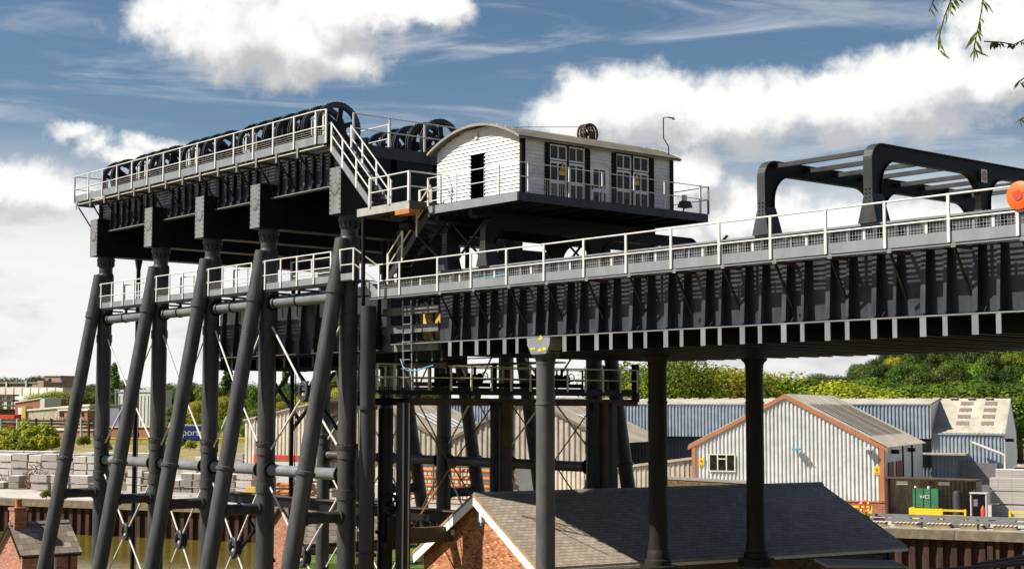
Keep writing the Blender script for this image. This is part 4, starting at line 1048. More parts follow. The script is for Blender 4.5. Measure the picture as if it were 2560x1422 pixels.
guide(40.52, .13, 'slim square guide post close beside a stout dark column', square=True)
guide(41.12, .28, 'stout dark column streaked with rust in the middle of the aqueduct end', m='rust_beam')
guide(46.15, .19, 'slim square guide post under the right part of the low platform', square=True)
guide(46.72, .2, 'dark round column under the right part of the low platform', m='rust_beam')
guide(47.3, .16, 'rightmost slim guide post under the low platform', m='steel_slate', square=True)
for k, (z0, z1) in enumerate(((3.62, 3.92), (2.92, 3.22), (2.2, 2.5))):
    tag(MB().box(-49.9, -46.25, YA-.06, YA+.12, z0, z1).build('gate_beam', 'gate_steel'), '%s rust streaked horizontal steel beam beside the ladder at the aqueduct end' % ('upper', 'middle', 'lower')[k], 'beam', 'horizontal beams at the aqueduct end')
t = thing('gate_frame', 'dark vertical frame posts behind the horizontal beams at the aqueduct end', 'frame', (-48, YA+.3, 1.8))
for x in (-49.3, -47.9, -46.9, -46.3): MB().box(x-.05, x+.05, YA+.15, YA+.25, 1.8, 4.2).build('post', 'steel_slate', t)
MB().box(-49.5, -46.3, YA+1.2, YA+1.3, 1.9, 4.2).build('back_plate', 'steel_black', t)
MB().box(-48.5, -47.2, YA+.9, YA+1.0, 2.7, 3.9).build('timber_panel', 'timber_yellow', t)
MB().box(-49.4, -46.5, YA+.5, YA+.62, 1.55, 1.75).build('sill', 'rust_beam', t)
t = thing('ladder', 'pale steel ladder hanging from the aqueduct walkway down to the low platform', 'ladder', (-47.6, YA-.35, .75))
for dx, dz in ((0, 0), (.55, 0)): MB().bar((-48.0+dx, YA-.45, 4.15), (-48.1+dx, YA-.3, .8), .05, .05).build('stile', 'kick_grey', t)
for k in range(9): MB().bar((-48.0-.1*k/9, YA-.44, 3.9-.34*k), (-47.45-.1*k/9, YA-.44, 3.9-.34*k), .03, .03).build('rung', 'kick_grey', t)
t = thing('hose', 'light blue hose hanging below the ladder at the aqueduct end', 'hose', (-47.4, YA-.4, 1.4))
MB().tube([(-48.2, YA-.4, 1.9), (-48.0, YA-.42, 1.6), (-47.8, YA-.4, 1.45), (-47.2, YA-.4, 1.42), (-46.8, YA-.38, 1.5), (-46.2, YA-.3, 1.62)], .025).build('tube', 'poly_blue', t)
t = thing('hose', 'blue water hose lying along the aqueduct walkway behind the mesh', 'hose', (-45, YA-.3, 4.5))
MB().tube([(-47.6, YA-.3, 4.42), (-46.5, YA-.25, 4.5), (-45, YA-.2, 4.62), (-43.5, YA-.18, 4.72), (-42, YA-.18, 4.78)], .03).build('tube', 'poly_blue', t)
lpf = thing('low_platform', 'dark steel platform with valves and pipes running across below the aqueduct end', 'platform', (-50.6, 41.5, .3))
MB().box(-51.6, -49.75, 34.5, 48.7, .66, .70).build('deck', 'steel_black', lpf)
MB().box(-49.745, -49.70, 34.5, 48.7, .55, .85).build('fascia', 'steel_black', lpf)
MB().box(-50.1, -49.9, 36.2, 48.9, .12, .42).build('bearer', 'rust_beam', lpf)
MB().box(-51.4, -51.2, 34.5, 48.9, .12, .42).build('bearer', 'steel_black', lpf)
for k, y in enumerate((38.6, 40.0, 43.4, 44.9)):
    mb = MB().lathe((-50.6, y-.3, 1.25), (-50.6, y+.3, 1.25), [(0, .24), (.05, .24), (.07, .15), (.25, .18), (.35, .18), (.53, .15), (.55, .24), (.6, .24)], 20)
    mb.cyl((-50.6, y, 1.3), (-50.6, y, 1.75), .06, 10); mb.box(-50.8, -50.4, y-.2, y+.2, .7, .85)
    mb.build('valve', 'steel_black', lpf)
    w = MB()
    for j in range(16):
        a0, a1 = 2*math.pi*j/16, 2*math.pi*(j+1)/16; w.bar((-50.3, y+.3+.17*math.cos(a0), 1.35+.17*math.sin(a0)), (-50.3, y+.3+.17*math.cos(a1), 1.35+.17*math.sin(a1)), .03, .03)
    w.bar((-50.3, y+.13, 1.35), (-50.3, y+.47, 1.35), .02, .02); w.build('hand_wheel', 'steel_black', lpf)
MB().cyl((-51.0, 37, 1.0), (-51.0, 46.5, 1.0), .09, 16).build('pipe', 'steel_black', lpf)
for y in (36.4, 38.3, 41.4, 43.9, 47.9): MB().box(-51.1, -50.9, y-.06, y+.06, .7, 1.95).build('hanger', 'steel_black', lpf)
MB().box(-49.9, -49.65, 48.5, 48.75, .3, 2.0).build('end_post', 'steel_black', lpf)
railing('low_platform_railing', 'pale sunlit guard rail with mesh at the near left end of the low platform', [(-50.9, 34.35), (-49.62, 34.35), (-49.62, 36.9)], .72, 1.02, .52, .0, spacing=.8, pr=.06, mesh=True)
railing('low_platform_railing', 'yellowed guard rail along the front of the low platform under the aqueduct', [(-49.62, 36.95), (-49.62, 48.6)], .72, 1.0, .52, .0, spacing=1.06, m='rail_yellowed', mesh=False)
railing('low_platform_railing', 'rear guard rail of the low platform, seen through the front one', [(-51.6, 34.6), (-51.6, 48.6)], .72, 1.0, .52, .0, spacing=1.6, m='rail_yellowed', mesh=False)
for k, (y0_, y1_) in enumerate(((36.1, 40.3), (41.4, 46.0))):
    t = thing('sag_rod', '%s pair of thin rusty crossed rods below the low platform' % ('left', 'right')[k], 'brace', (-49.8, (y0_+y1_)/2, -6), 'crossed rods below the low platform')
    ym = (y0_+y1_)/2-.0; zm = -2.3
    for p in ((y0_, .1), (y1_, .1), (y0_, -4.9), (y1_, -4.9)): MB().cyl((-49.8, p[0], p[1]), (-49.8, ym, zm), .028, 6).build('rod', 'rust_pipe' if k == 0 and p[1] < 0 and p[0] == y0_ else 'rust_beam', t)
    MB().cyl((-49.9, ym, zm), (-49.7, ym, zm), .14, 16).build('ring', 'rust_beam', t)
tag(MB().box(-50.1, -49.7, 36.1, 41.2, -5.35, -4.75).build('lower_cross_beam', 'rust_beam'), 'brown horizontal beam low down between guide columns left of the boathouse gable', 'beam')
t = thing('cable_pulley', 'dark spoked guide wheel between the guide columns low under the aqueduct', 'pulley', (-49.5, 34.98, -4.2))
MB().lathe((-49.62, 34.98, -3.75), (-49.45, 34.98, -3.75), [(0, .3), (.02, .42), (.15, .42), (.17, .3)], 24, cap=False).cyl((-49.65, 34.98, -3.75), (-49.4, 34.98, -3.75), .1).bar((-49.55, 34.65, -3.95), (-49.55, 35.3, -3.55), .06, .06).bar((-49.55, 34.65, -3.55), (-49.55, 35.3, -3.95), .06, .06).build('wheel', 'steel_black', t)
MB().box(-49.6, -49.42, 34.75, 35.2, -5.2, -4.2).build('bearing', 'steel_black', t)

# ------------------------------------------------------------------ boathouse under the aqueduct
bd = Vector((math.sin(R(9)), math.cos(R(9)), 0)); bn = Vector((math.cos(R(9)), -math.sin(R(9)), 0))   # along the ridge, towards the river path side
A0 = Vector((-47.47, 37.50, 0)); ZR, BL = -3.432, 18.2
EW = {1: 4.76, -1: 5.12}; EZ = {k: ZR-.512*w for k, w in EW.items()}
bo = thing('boathouse', 'brick boathouse with white bargeboards and a long slate roof below the aqueduct', 'building', A0+bd*9+ZED*-9)
def bp(l, w, z): return A0+bd*l+bn*w+ZED*z
def rz(w): return ZR-.512*abs(w)
IN = .28
WR, WL = EW[1]-IN, EW[-1]-IN
MB().prism([bp(.35, -WL, -9), bp(.35, WR, -9), bp(.35, WR, rz(WR)-.05), bp(.35, 0, ZR-.08), bp(.35, -WL, rz(WL)-.05)], bd*.3).build('gable_wall', 'brick_orange', bo)
MB().obox(bp(.66, WR-.3, -9), bd*(BL-1), bn*.3, ZED*(rz(WR)+9-.1)).build('side_wall', 'brick_mossy', bo)
MB().obox(bp(.66, -WL, -9), bd*(BL-1), bn*.3, ZED*(rz(WL)+9-.1)).build('side_wall', 'brick_mossy', bo)
MB().obox(bp(BL-.34, -WL+.31, -9), bd*.3, bn*(WL+WR-.62), ZED*(rz(WL)+9-.3)).build('end_wall', 'brick_mossy', bo)
for sg in (1, -1):
    w, z = EW[sg]*sg, EZ[sg]
    MB().prism([bp(0, w, z), bp(BL+.3, w, z), bp(BL-.2, 0, ZR), bp(0, 0, ZR)], ZED*.09).build('roof', 'slate_grey', bo)
    a, b = bp(-.02, w+sg*.05, z-.03), bp(-.02, 0, ZR)
    MB().prism([a-ZED*.02, b-ZED*.02, b-ZED*.36, a-ZED*.36+bn*(-sg)*.06], bd*.05).build('barge_board', 'white_paint', bo)
    MB().prism([a+ZED*.10-bd*.02, b+ZED*.10-bd*.02, b-ZED*.015-bd*.02, a-ZED*.015-bd*.02], bd*.09).build('verge', 'timber', bo)
    MB().obox(bp(.04, sg*(EW[sg]-IN), z-.32), bd*.3, bn*sg*IN, ZED*.3).build('soffit', 'white_paint', bo)
    MB().obox(bp(.1, w-.02, z-.13), bd*(BL+.2), bn*.10*sg, ZED*.12).build('gutter', 'pale_trim', bo)
MB().prism([bp(BL+.3, -EW[-1], EZ[-1]), bp(BL+.3, EW[1], EZ[1]), bp(BL-.2, 0, ZR)], ZED*.088).build('hip_roof', 'slate_grey', bo)
for i in range(38):
    l = .0+i*.476
    MB().prism([bp(l, -.17, ZR+.02), bp(l, 0, ZR+.16), bp(l, .17, ZR+.02), bp(l, 0, ZR+.10)], bd*.455).build('ridge_tile', 'concrete_dark', bo)
for l in (.95, BL-.6): MB().cyl(bp(l, WR+.08, -9), bp(l, WR+.08, EZ[1]-.14), .05).build('downpipe', 'steel_black', bo)
al = thing('alarm_box', 'small white alarm box with a blue foot on the boathouse gable', 'alarm', bp(.3, .2, -4.7))
MB().obox(bp(.22, -.02, -4.44), bd*.12, bn*.24, ZED*.40).build('case', 'white_paint', al)
MB().obox(bp(.23, .0, -4.58), bd*.10, bn*.20, ZED*.135).build('foot', 'poly_blue', al)
tag(MB().obox(bp(.24, -2.35, -5.1), bd*.1, bn*.14, ZED*.22).build('gable_lamp', 'white_paint'), 'tiny pale lamp under the left bargeboard of the boathouse', 'lamp')
# low brick wall behind the boathouse ridge
wl = at(1640, 1200, D=88); wr = at(1880, 1198, D=82)
tw = thing('brick_wall', 'mossy brown brick parapet wall seen just above the boathouse ridge', 'wall', (wl+wr)/2-ZED*1.2)
dv = (wr-wl); dv.z = 0; nv = Vector((-dv.y, dv.x, 0)).normalized()
w0_ = Vector((wl.x, wl.y, 0)); zt_ = wl.z+.22
MB().obox(w0_+ZED*(zt_-2.6), dv, nv*.35, ZED*2.48).build('wall', 'brick_mossy', tw)
MB().obox(w0_+ZED*(zt_-.12)-nv*.05-dv*.01, dv*1.02, nv*.45, ZED*.14).build('coping', 'concrete_dark', tw)

# ------------------------------------------------------------------ little hut at the left, red brick house behind the frames
def small_house(name, label, o, L, W, zg, zev, zr, brick, roofm, chim=True, door=None):
    """ridge along +Y from o (near gable corner on the +X side), o=(x,y): x of the ridge"""
    x, y = o; t = thing(name, label, 'building', (x, y+L/2, zg)); h = W/2
    MB().prism([(x-h, y, zg), (x+h, y, zg), (x+h, y, zev), (x, y, zr-.1), (x-h, y, zev)], (0, .25, 0)).build('gable_wall', brick, t)
    MB().prism([(x-h, y+L, zg), (x+h, y+L, zg), (x+h, y+L, zev), (x, y+L, zr-.1), (x-h, y+L, zev)], (0, -.25, 0)).build('gable_wall', brick, t)
    if door:
        d0, d1 = door
        MB().box(x+h-.25, x+h-.001, y+.25, y+d0, zg, zev).build('side_wall', brick, t); MB().box(x+h-.25, x+h-.001, y+d1, y+L-.25, zg, zev).build('side_wall', brick, t)
        MB().box(x+h-.2, x+h-.1, y+d0, y+d1, zg, zev-.02).build('door', 'grey_clad', t)
        w = MB().box(x+h-.12, x+h-.05, y+(d0+d1)/2-.05, y+d1-.12, zev-1.1, zev-.2).build('window', 'white_paint', t)
        MB().box(x+h-.06, x+h-.04, y+(d0+d1)/2+.02, y+d1-.19, zev-1.03, zev-.27).build('pane', 'window_glass', w)
        MB().cyl((x+h+.06, y+L-.5, zg), (x+h+.06, y+L-.5, zev), .05, 8).build('downpipe', 'steel_black', t)
    else: MB().box(x+h-.25, x+h-.001, y+.25, y+L-.25, zg, zev).build('side_wall', brick, t)
    MB().box(x-h+.001, x-h+.25, y+.25, y+L-.25, zg, zev).build('side_wall', brick, t)
    k = (zr-zev)/h; ov = .22
    for s in (1, -1):
        r = MB().prism([(x, y-.18, zr), (x+s*(h+ov), y-.18, zr-k*(h+ov)), (x+s*(h+ov), y+L+.18, zr-k*(h+ov)), (x, y+L+.18, zr)], (0, 0, .09)).build('roof', roofm, t)
        MB().prism([(x, y-.22, zr+.07), (x+s*(h+ov), y-.22, zr-k*(h+ov)+.07), (x+s*(h+ov), y-.22, zr-k*(h+ov)-.14), (x, y-.22, zr-.14)], (0, .035, 0)).build('barge_board', 'dark_brown', t)
        MB().box(x+s*(h+ov)-.05, x+s*(h+ov)+.05, y-.1, y+L+.1, zr-k*(h+ov)-.1, zr-k*(h+ov)-.01).build('gutter', 'steel_black', t)
    MB().prism([(x-.16, y-.15, zr+.02), (x, y-.15, zr+.17), (x+.16, y-.15, zr+.02)], (0, L+.3, 0)).build('ridge', 'concrete_dark', t)
    if chim:
        c = MB().box(x-.38, x+.38, y+.02, y+.72, zr-.6, zr+.82).box(x-.44, x+.44, y-.04, y+.78, zr+.82, zr+.96).build('chimney', 'brick_red', t)
        MB().lathe((x, y+.37, zr+.96), (x, y+.37, zr+1.42), [(0, .2), (.3, .17), (.38, .19), (.46, .19)], 16).build('chimney_pot', 'clay_pot', c)
    return t
small_house('brick_hut', 'small brick hut with a stone tiled roof and chimney pot at the lower left', (-83.0, 33.15), 3.15, 3.3, -11, -7.85, -6.45, 'brick_red', 'stone_tile', True, (1.15, 2.0))
hp = at(795, 1300, D=93)
small_house('brick_house', 'red brick house with tiled roof half hidden behind the nearest raking frame', (hp.x-2.0, hp.y-1.2), 7, 5, -11, -8.0, -5.9, 'brick_red', 'stone_tile', False, (2.6, 4.4))

# ------------------------------------------------------------------ ground, river, quay
tag(MB().box(-900, 200, -300, 1500, -10.64, -10.6).build('river', 'river_water'), kind='structure')
Q0 = Vector((-130.49, 51.04, 0)); QS = Vector((.90148, .43282, 0)); QT = Vector((-.43282, .90148, 0))
def yp(s, t, z=-7.8): return Q0+QS*s+QT*t+ZED*z
yg = MB(); yg.poly([yp(-1500, .5, -7.8), yp(1500, .5, -7.8), yp(1500, 160, -7.8), yp(-1500, 160, -7.8)])
tag(yg.build('yard', 'yard_ground'), kind='structure')
fg_ = MB(); fg_.poly([yp(-5000, 160, -7.8), yp(5000, 160, -7.8), yp(5000, 7000, -7.8), yp(-5000, 7000, -7.8)])
tag(fg_.build('field', 'field'), kind='structure')
vg = MB(); vg.poly([yp(-200, 55, -7.79), yp(-42, 55, -7.79), yp(-30, 160, -7.79), yp(-320, 160, -7.79)])
tag(vg.build('rough_ground', 'dry_grass'), kind='structure')
def lawn(pts, z, name='lawn', m='grass_green'):
    mb = MB(); mb.prism([(p.x, p.y, z) for p in pts], (0, 0, -2.6)); return tag(mb.build(name, m), kind='structure')
lawn([at(705, 1380, D=88), at(705, 1380, D=99), at(1040, 1380, D=101), at(1080, 1380, D=84)], -8.75)
lawn([bp(-3, -4.2, 0), bp(-3, 6, 0), bp(BL+4, 6, 0), bp(BL+4, -4.2, 0)], -8.95, 'bank')
lawn([Vector((-90, 29, 0)), Vector((-78.6, 29, 0)), Vector((-78.6, 37, 0)), Vector((-90, 37, 0))], -10.2, 'bank', 'yard_ground')
qw = thing('quay_wall', 'long quay wall of rusty brown sheet piles with a mossy concrete coping across the river', 'wall', yp(0, 0, -11))
mb = MB()
s = -120.; k = 0; prof = [(0, 0), (.34, 0), (.44, .26), (.78, .26), (.88, 0)]
pts = []
while s < 200:
    for a, b in prof[:-1]: pts.append((s+a, b))
    s += .88
lo = [mb.bm.verts.new(yp(a, b, -11.2)) for a, b in pts]; hi = [mb.bm.verts.new(yp(a, b, -8.3)) for a, b in pts]
for i in range(len(pts)-1): mb.bm.faces.new((lo[i], lo[i+1], hi[i+1], hi[i]))
mb.build('sheet_piling', 'sheet_steel', qw)
for i in range(40):
    s0 = -120+8*i; MB().obox(yp(s0+.02, -.28, -8.36), QS*7.96, QT*.95, ZED*.585).build('coping_beam', 'concrete_edge', qw)
for i in range(9):
    p = yp(-30+i*14, -.12, -10.9); MB().obox(p, QS*.35, QT*.3, ZED*2.5).build('fender_post', 'sheet_steel', qw)

# crash barriers along the quay edge
def barrier(label, s0, s1, t, m='steel_slate', rail='kick_grey', group='crash barriers along the quay'):
    th = thing('crash_barrier', label, 'barrier', yp((s0+s1)/2, t), group)
    n = max(2, int((s1-s0)/3.2)+1)
    for i in range(n): MB().obox(yp(s0+(s1-s0)*i/(n-1)-.06, t, -7.8), QS*.12, QT*.12, ZED*.85).build('post', m, th)
    for z in (-7.4, -7.12): MB().obox(yp(s0, t-.08, z), QS*(s1-s0), QT*.06, ZED*.2).build('rail', rail, th)
    return th
barrier('grey crash barrier along the quay in front of the open shelter', 70.5, 92, 1.4)
barrier('pale crash barrier along the quay below the stacked blocks at the far left', -8, -1.5, 1.3, 'concrete_pale', 'concrete_pale')
barrier('pale crash barrier along the quay seen between the middle column frames', 12, 33, 1.3, 'concrete_pale', 'concrete_pale')
barrier('pale crash barrier along the quay left of the boathouse gable', 34, 46, 1.3, 'concrete_pale', 'concrete_pale')

# ------------------------------------------------------------------ corrugated sheds across the river
def corr(s0, s1, t, z0, top, name, m, parent, pitch=.32, dep=.06, along='s', s_fixed=None, face=-1):
    """profiled cladding sheet standing on the quay frame; top(s) gives its upper edge"""
    mb = MB(); pts = []; s = s0
    while s < s1-.001:
        for a, d in ((0, 0), (.30, 0), (.42, 1), (.72, 1), (.84, 0)):
            q = s+a*pitch
            if q < s1: pts.append((q, d*dep))
        s += pitch
    pts.append((s1, 0))
    P = (lambda q, d, z: yp(q, t+face*d, z)) if along == 's' else (lambda q, d, z: yp(t+face*d, q, z))
    lo = [mb.bm.verts.new(P(q, d, z0(q) if callable(z0) else z0)) for q, d in pts]; hi = [mb.bm.verts.new(P(q, d, top(q) if callable(top) else top)) for q, d in pts]
    for i in range(len(pts)-1):
        f = (lo[i], lo[i+1], hi[i+1], hi[i])
        mb.bm.faces.new(f if (face < 0) == (along == 's') else f[::-1])
    return mb.build(name, m, parent)
def corr_roof(c0, c1, c2, c3, name, m, parent, pitch=.3, dep=.05, shade=None):
    """roof sheet: c0->c1 is the eave, c3->c2 the ridge; corrugations run up the slope"""
    mb = MB(); c0, c1, c2, c3 = map(Vector, (c0, c1, c2, c3)); L = (c1-c0).length; n = int(L/pitch)
    nn = (c1-c0).cross(c3-c0).normalized()
    if nn.z < 0: nn = -nn
    lo, hi = [], []
    for i in range(n*2+1):
        f = i/(n*2); d = nn*(dep if i % 2 else 0)
        lo.append(mb.bm.verts.new(c0.lerp(c1, f)+d)); hi.append(mb.bm.verts.new(c3.lerp(c2, f)+d))
    for i in range(n*2): mb.bm.faces.new((lo[i], lo[i+1], hi[i+1], hi[i]))
    bmesh.ops.recalc_face_normals(mb.bm, faces=mb.bm.faces)
    return mb.build(name, m, parent)
# pale grey gabled warehouse with orange trim
S0, S1, T0, T1, E1, P1 = 58.9, 73.5, 10.7, 26.7, -2.67, 1.05
SM = (S0+S1)/2
w1 = thing('warehouse', 'pale grey corrugated warehouse with orange trim and a small three part window', 'warehouse', yp(SM, 18))
gt = lambda s: P1-.12-(P1-E1)*abs(s-SM)/(SM-S0)
corr(S0+.15, S1-.15, T0, -6.7, gt, 'gable_wall', 'light_clad', w1, pitch=.30, dep=.08)
MB().obox(yp(S0, T0-.06, -7.8), QS*(S1-S0), QT*.3, ZED*1.06).build('plinth', 'brick_far', w1)
MB().obox(yp(S0, T0-.12, -6.74), QS*(S1-S0), QT*.12, ZED*.09).build('sill_trim', 'orange_trim', w1)
for a, b in ((S0, S0+.3), (S1-.32, S1)): MB().obox(yp(a, T0-.15, -6.65), QS*(b-a), QT*.25, ZED*(E1+6.65-.2)).build('corner_trim', 'orange_trim', w1)
for sg in (-1, 1):
    se = SM+sg*(SM-S0+.3); a, b = yp(se, T0-.18, E1-.16), yp(SM, T0-.18, P1+.08)
    MB().prism([a, b, b-ZED*.33, a-ZED*.30], QT*.18).build('verge_trim', 'orange_trim', w1)
    corr_roof(yp(se, T0, E1-.1), yp(se, T1, E1-.1), yp(SM, T1, P1+.05), yp(SM, T0, P1+.05), 'roof', 'grey_roof', w1, .34)
    # rooflights: strips let into the slope
    for k in range(12):
        t0 = T0+1.4+k*1.12
        if sg < 0: continue
        p = lambda f, t: yp(SM+sg*(SM-S0+.3)*f, t, P1+.05+(E1-.1-P1-.05)*f+.075)
        mb = MB(); mb.prism([p(.20, t0), p(.80, t0), p(.80, t0+.36), p(.20, t0+.36)], (0, 0, .02)); mb.build('rooflight', 'skylight_brown', w1)
corr(T0+.1, T1, S1, -7.8, E1-.1, 'side_wall', 'white_clad', w1, along='t', face=1, pitch=1.2, dep=.02)
for t0, w_ in ((T0+1.2, 2.0), (T0+4.2, 2.2)): MB().obox(yp(S1+.03, t0, -7.8), QT*w_, QS*.06, ZED*3.9).build('door', 'maroon_paint', w1)
for t0 in (T0+6.9, T0+10.8): MB().obox(yp(S1+.02, t0, -7.8), QT*.16, QS*.1, ZED*5.0).build('post', 'steel_black', w1)
wn = MB(); za, zb2 = -4.75, -3.4; sa, sb = 60.25, 62.35
for a, b, c, d in ((sa, sb, za, za+.09), (sa, sb, zb2-.09, zb2), (sa, sa+.09, za+.09, zb2-.09), (sb-.09, sb, za+.09, zb2-.09), (sa+.66, sa+.75, za+.09, zb2-.09), (sb-.75, sb-.66, za+.09, zb2-.09), (sa+.75, sb-.75, zb2-.42, zb2-.34)):
    wn.obox(yp(a, T0-.17, c), QS*(b-a), QT*.07, ZED*(d-c))
wo = wn.build('window', 'pale_trim', w1)
MB().obox(yp(sa+.09, T0-.125, za+.09), QS*(sb-sa-.18), QT*.02, ZED*(zb2-za-.18)).build('pane', 'window_glass', wo)
t = thing('flood_lamp', 'small teal flood lamp on the middle of the pale warehouse gable', 'lamp', yp(67.1, T0-.4, -3.1))
MB().obox(yp(66.85, T0-.7, -3.05), QS*.55, QT*.5, ZED*.14).obox(yp(67.08, T0-.3, -3.2), QS*.1, QT*.2, ZED*.15).build('head', 'poly_blue', t)
t = thing('flood_lamp', 'white flood lamp near the right corner of the pale warehouse gable', 'lamp', yp(72.3, T0-.4, -3))
MB().obox(yp(72.1, T0-.6, -2.95), QS*.5, QT*.45, ZED*.2).obox(yp(72.3, T0-.4, -3.25), QS*.15, QT*.25, ZED*.3).build('head', 'pale_metal', t)
for k, t0 in enumerate((T0+2.6, T0+9.2)):
    t = thing('flood_lamp', ('black flood lamp over the red doors of the pale warehouse', 'black flood lamp between the posts on the side of the pale warehouse')[k], 'lamp', yp(S1+.3, t0, -3.2))
    MB().obox(yp(S1+.05, t0, -3.3), QT*.5, QS*.5, ZED*.3).build('head', 'steel_black', t)
for s_, z_, lab in ((59.45, -4.35, 'small yellow warning sign beside the warehouse window'), (72.75, -4.75, 'small yellow warning sign at the right corner of the pale warehouse')):
    t = thing('warning_sign', lab, 'sign', yp(s_, T0-.1, z_), 'yellow signs on the warehouse')
    MB().obox(yp(s_, T0-.13, z_), QS*.42, QT*.02, ZED*.62).build('plate', 'yellow_paint', t)
    mb = MB(); mb.obox(yp(s_+.13, T0-.15, z_+.28), QS*.16, QT*.015, ZED*.2).obox(yp(s_+.06, T0-.15, z_+.08), QS*.30, QT*.015, ZED*.05); mb.build('symbol', 'orange_trim', t)
t = thing('vent_pipe', 'yellow vent pipe with a white cowl on the warehouse wall right of the window', 'pipe', yp(64.0, T0-.3, -6.6))
MB().cyl(yp(63.9, T0-.25, -6.6), yp(63.9, T0-.25, -4.3), .09, 10).build('pipe', 'timber_yellow', t)
MB().lathe(yp(63.9, T0-.25, -4.3), yp(63.9, T0-.25, -3.9), [(0, .1), (.05, .16), (.3, .16), (.4, .05)], 12).build('cowl', 'white_paint', t)

# blue clad building behind
w2 = thing('warehouse', 'blue clad warehouse with a pale ridged roof behind the pale grey one', 'warehouse', yp(62, 33))
TF, TM_, TR = 29.3, 33.8, 37.4
corr(22, 73.8, TF-.5, -2.45, .36, 'upper_wall', 'blue_clad', w2, pitch=.31, dep=.08)
MB().obox(yp(22, TF-.4, -2.6), QS*51.8, QT*.3, ZED*.14).build('wall_foot', 'steel_black', w2)
corr(22, 73.8, TF+.8, -7.8, -2.5, 'lower_wall', 'blue_clad_dark', w2, pitch=.31)
MB().obox(yp(22, TF-.62, .36), QS*51.9, QT*.15, ZED*.1).build('gutter', 'blue_clad', w2)
corr_roof(yp(22, TF-.5, .44), yp(73.85, TF-.5, .44), yp(73.85, TM_, .92), yp(22, TM_, .92), 'roof', 'grey_roof', w2, .36)
corr_roof(yp(73.8, TF, -1.98), yp(79.75, TF, -1.98), yp(79.75, TM_, .92), yp(73.8, TM_, .92), 'roof', 'grey_roof', w2, .36)
corr_roof(yp(22, TR, -2), yp(79.75, TR, -2), yp(79.75, TM_, .92), yp(22, TM_, .92), 'roof', 'grey_roof', w2, .6)
for i in range(38):
    MB().obox(yp(24+i*1.45, TM_-.35, .9), QS*.62, QT*.5, ZED*.12).build('ridge_vent', 'asbestos_roof', w2)
mb = MB().prism([yp(73.82, TF-.5, -2.45), yp(73.82, TF-.5, .36), yp(73.82, TM_, .85), yp(73.82, TF+.0, -2.0)], QS*.05); mb.build('cheek_wall', 'grey_clad', w2)
corr(73.8, 79.6, TF, -7.8, -2.0, 'front_wall', 'blue_clad', w2, pitch=.31, dep=.08)
MB().obox(yp(73.8, TF-.16, -2.1), QS*5.9, QT*.12, ZED*.12).build('gutter', 'blue_clad', w2)
MB().prism([yp(79.62, TF, -7.8), yp(79.62, TF, -2.05), yp(79.62, TM_, .85), yp(79.62, TR, -2.05), yp(79.62, TR, -7.8)], QS*.08).build('gable_wall', 'grey_clad', w2)
for c in range(2):
    for r_ in range(4):
        f0 = .22+r_*.19
        p = lambda f, s_: yp(s_, TF+(TM_-TF)*f, -1.98+2.9*f+.05)
        sa = 75.7+c*2.0-r_*.0
        MB().prism([p(f0, sa), p(f0, sa+1.0), p(f0+.10, sa+1.0), p(f0+.10, sa)], (0, 0, .015)).build('rooflight', 'skylight_brown', w2)
MB().obox(yp(76.2, TF-.35, -7.8), QS*2.9, QT*.2, ZED*3.4).build('shutter_door', 'shutter_grey', w2)
MB().obox(yp(72.2, TF-1.6, -3.75), QS*4.6, QT*1.5, ZED*.14).build('canopy', 'old_clad', w2)
MB().tube([yp(77.2, TF-.8, -2.7), yp(79.5, TF-.8, -3.6), yp(79.8, TF-.8, -3.75), yp(79.8, TF-.8, -7.8)], .11, 8).build('flue_pipe', 'pale_trim', w2)
MB().obox(yp(79.72, TF+.5, -2.65), QT*.8, QS*.6, ZED*.25).build('flood_lamp', 'steel_black', w2)
MB().cyl(yp(57.2, TM_+1, .3), yp(57.2, TM_+1, 2.5), .22, 12).build('chimney_flue', 'pale_metal', w2)
t = thing('garage', 'dark low garage at the right edge beside the blue building', 'garage', yp(83, 27))
MB().obox(yp(80.8, 26, -7.8), QS*7, QT*4, ZED*3.2).build('body', 'shutter_grey', t)
MB().prism([yp(80.6, 25.8, -4.59), yp(88, 25.8, -4.59), yp(88, 25.8, -4.2), yp(82, 25.8, -4.2)], QT*4.4).build('roof', 'asbestos_roof', t)
t = thing('long_shed', 'pale distant shed roof glowing white at the far right edge', 'shed', yp(110, 75))
MB().obox(yp(92, 68, -7.8), QS*60, QT*18, ZED*4.2).build('wall', 'grey_clad', t); MB().prism([yp(91.8, 67.5, -3.59), yp(91.8, 77, -.6), yp(91.8, 86.5, -3.59)], QS*61).build('roof', 'roof_light', t)
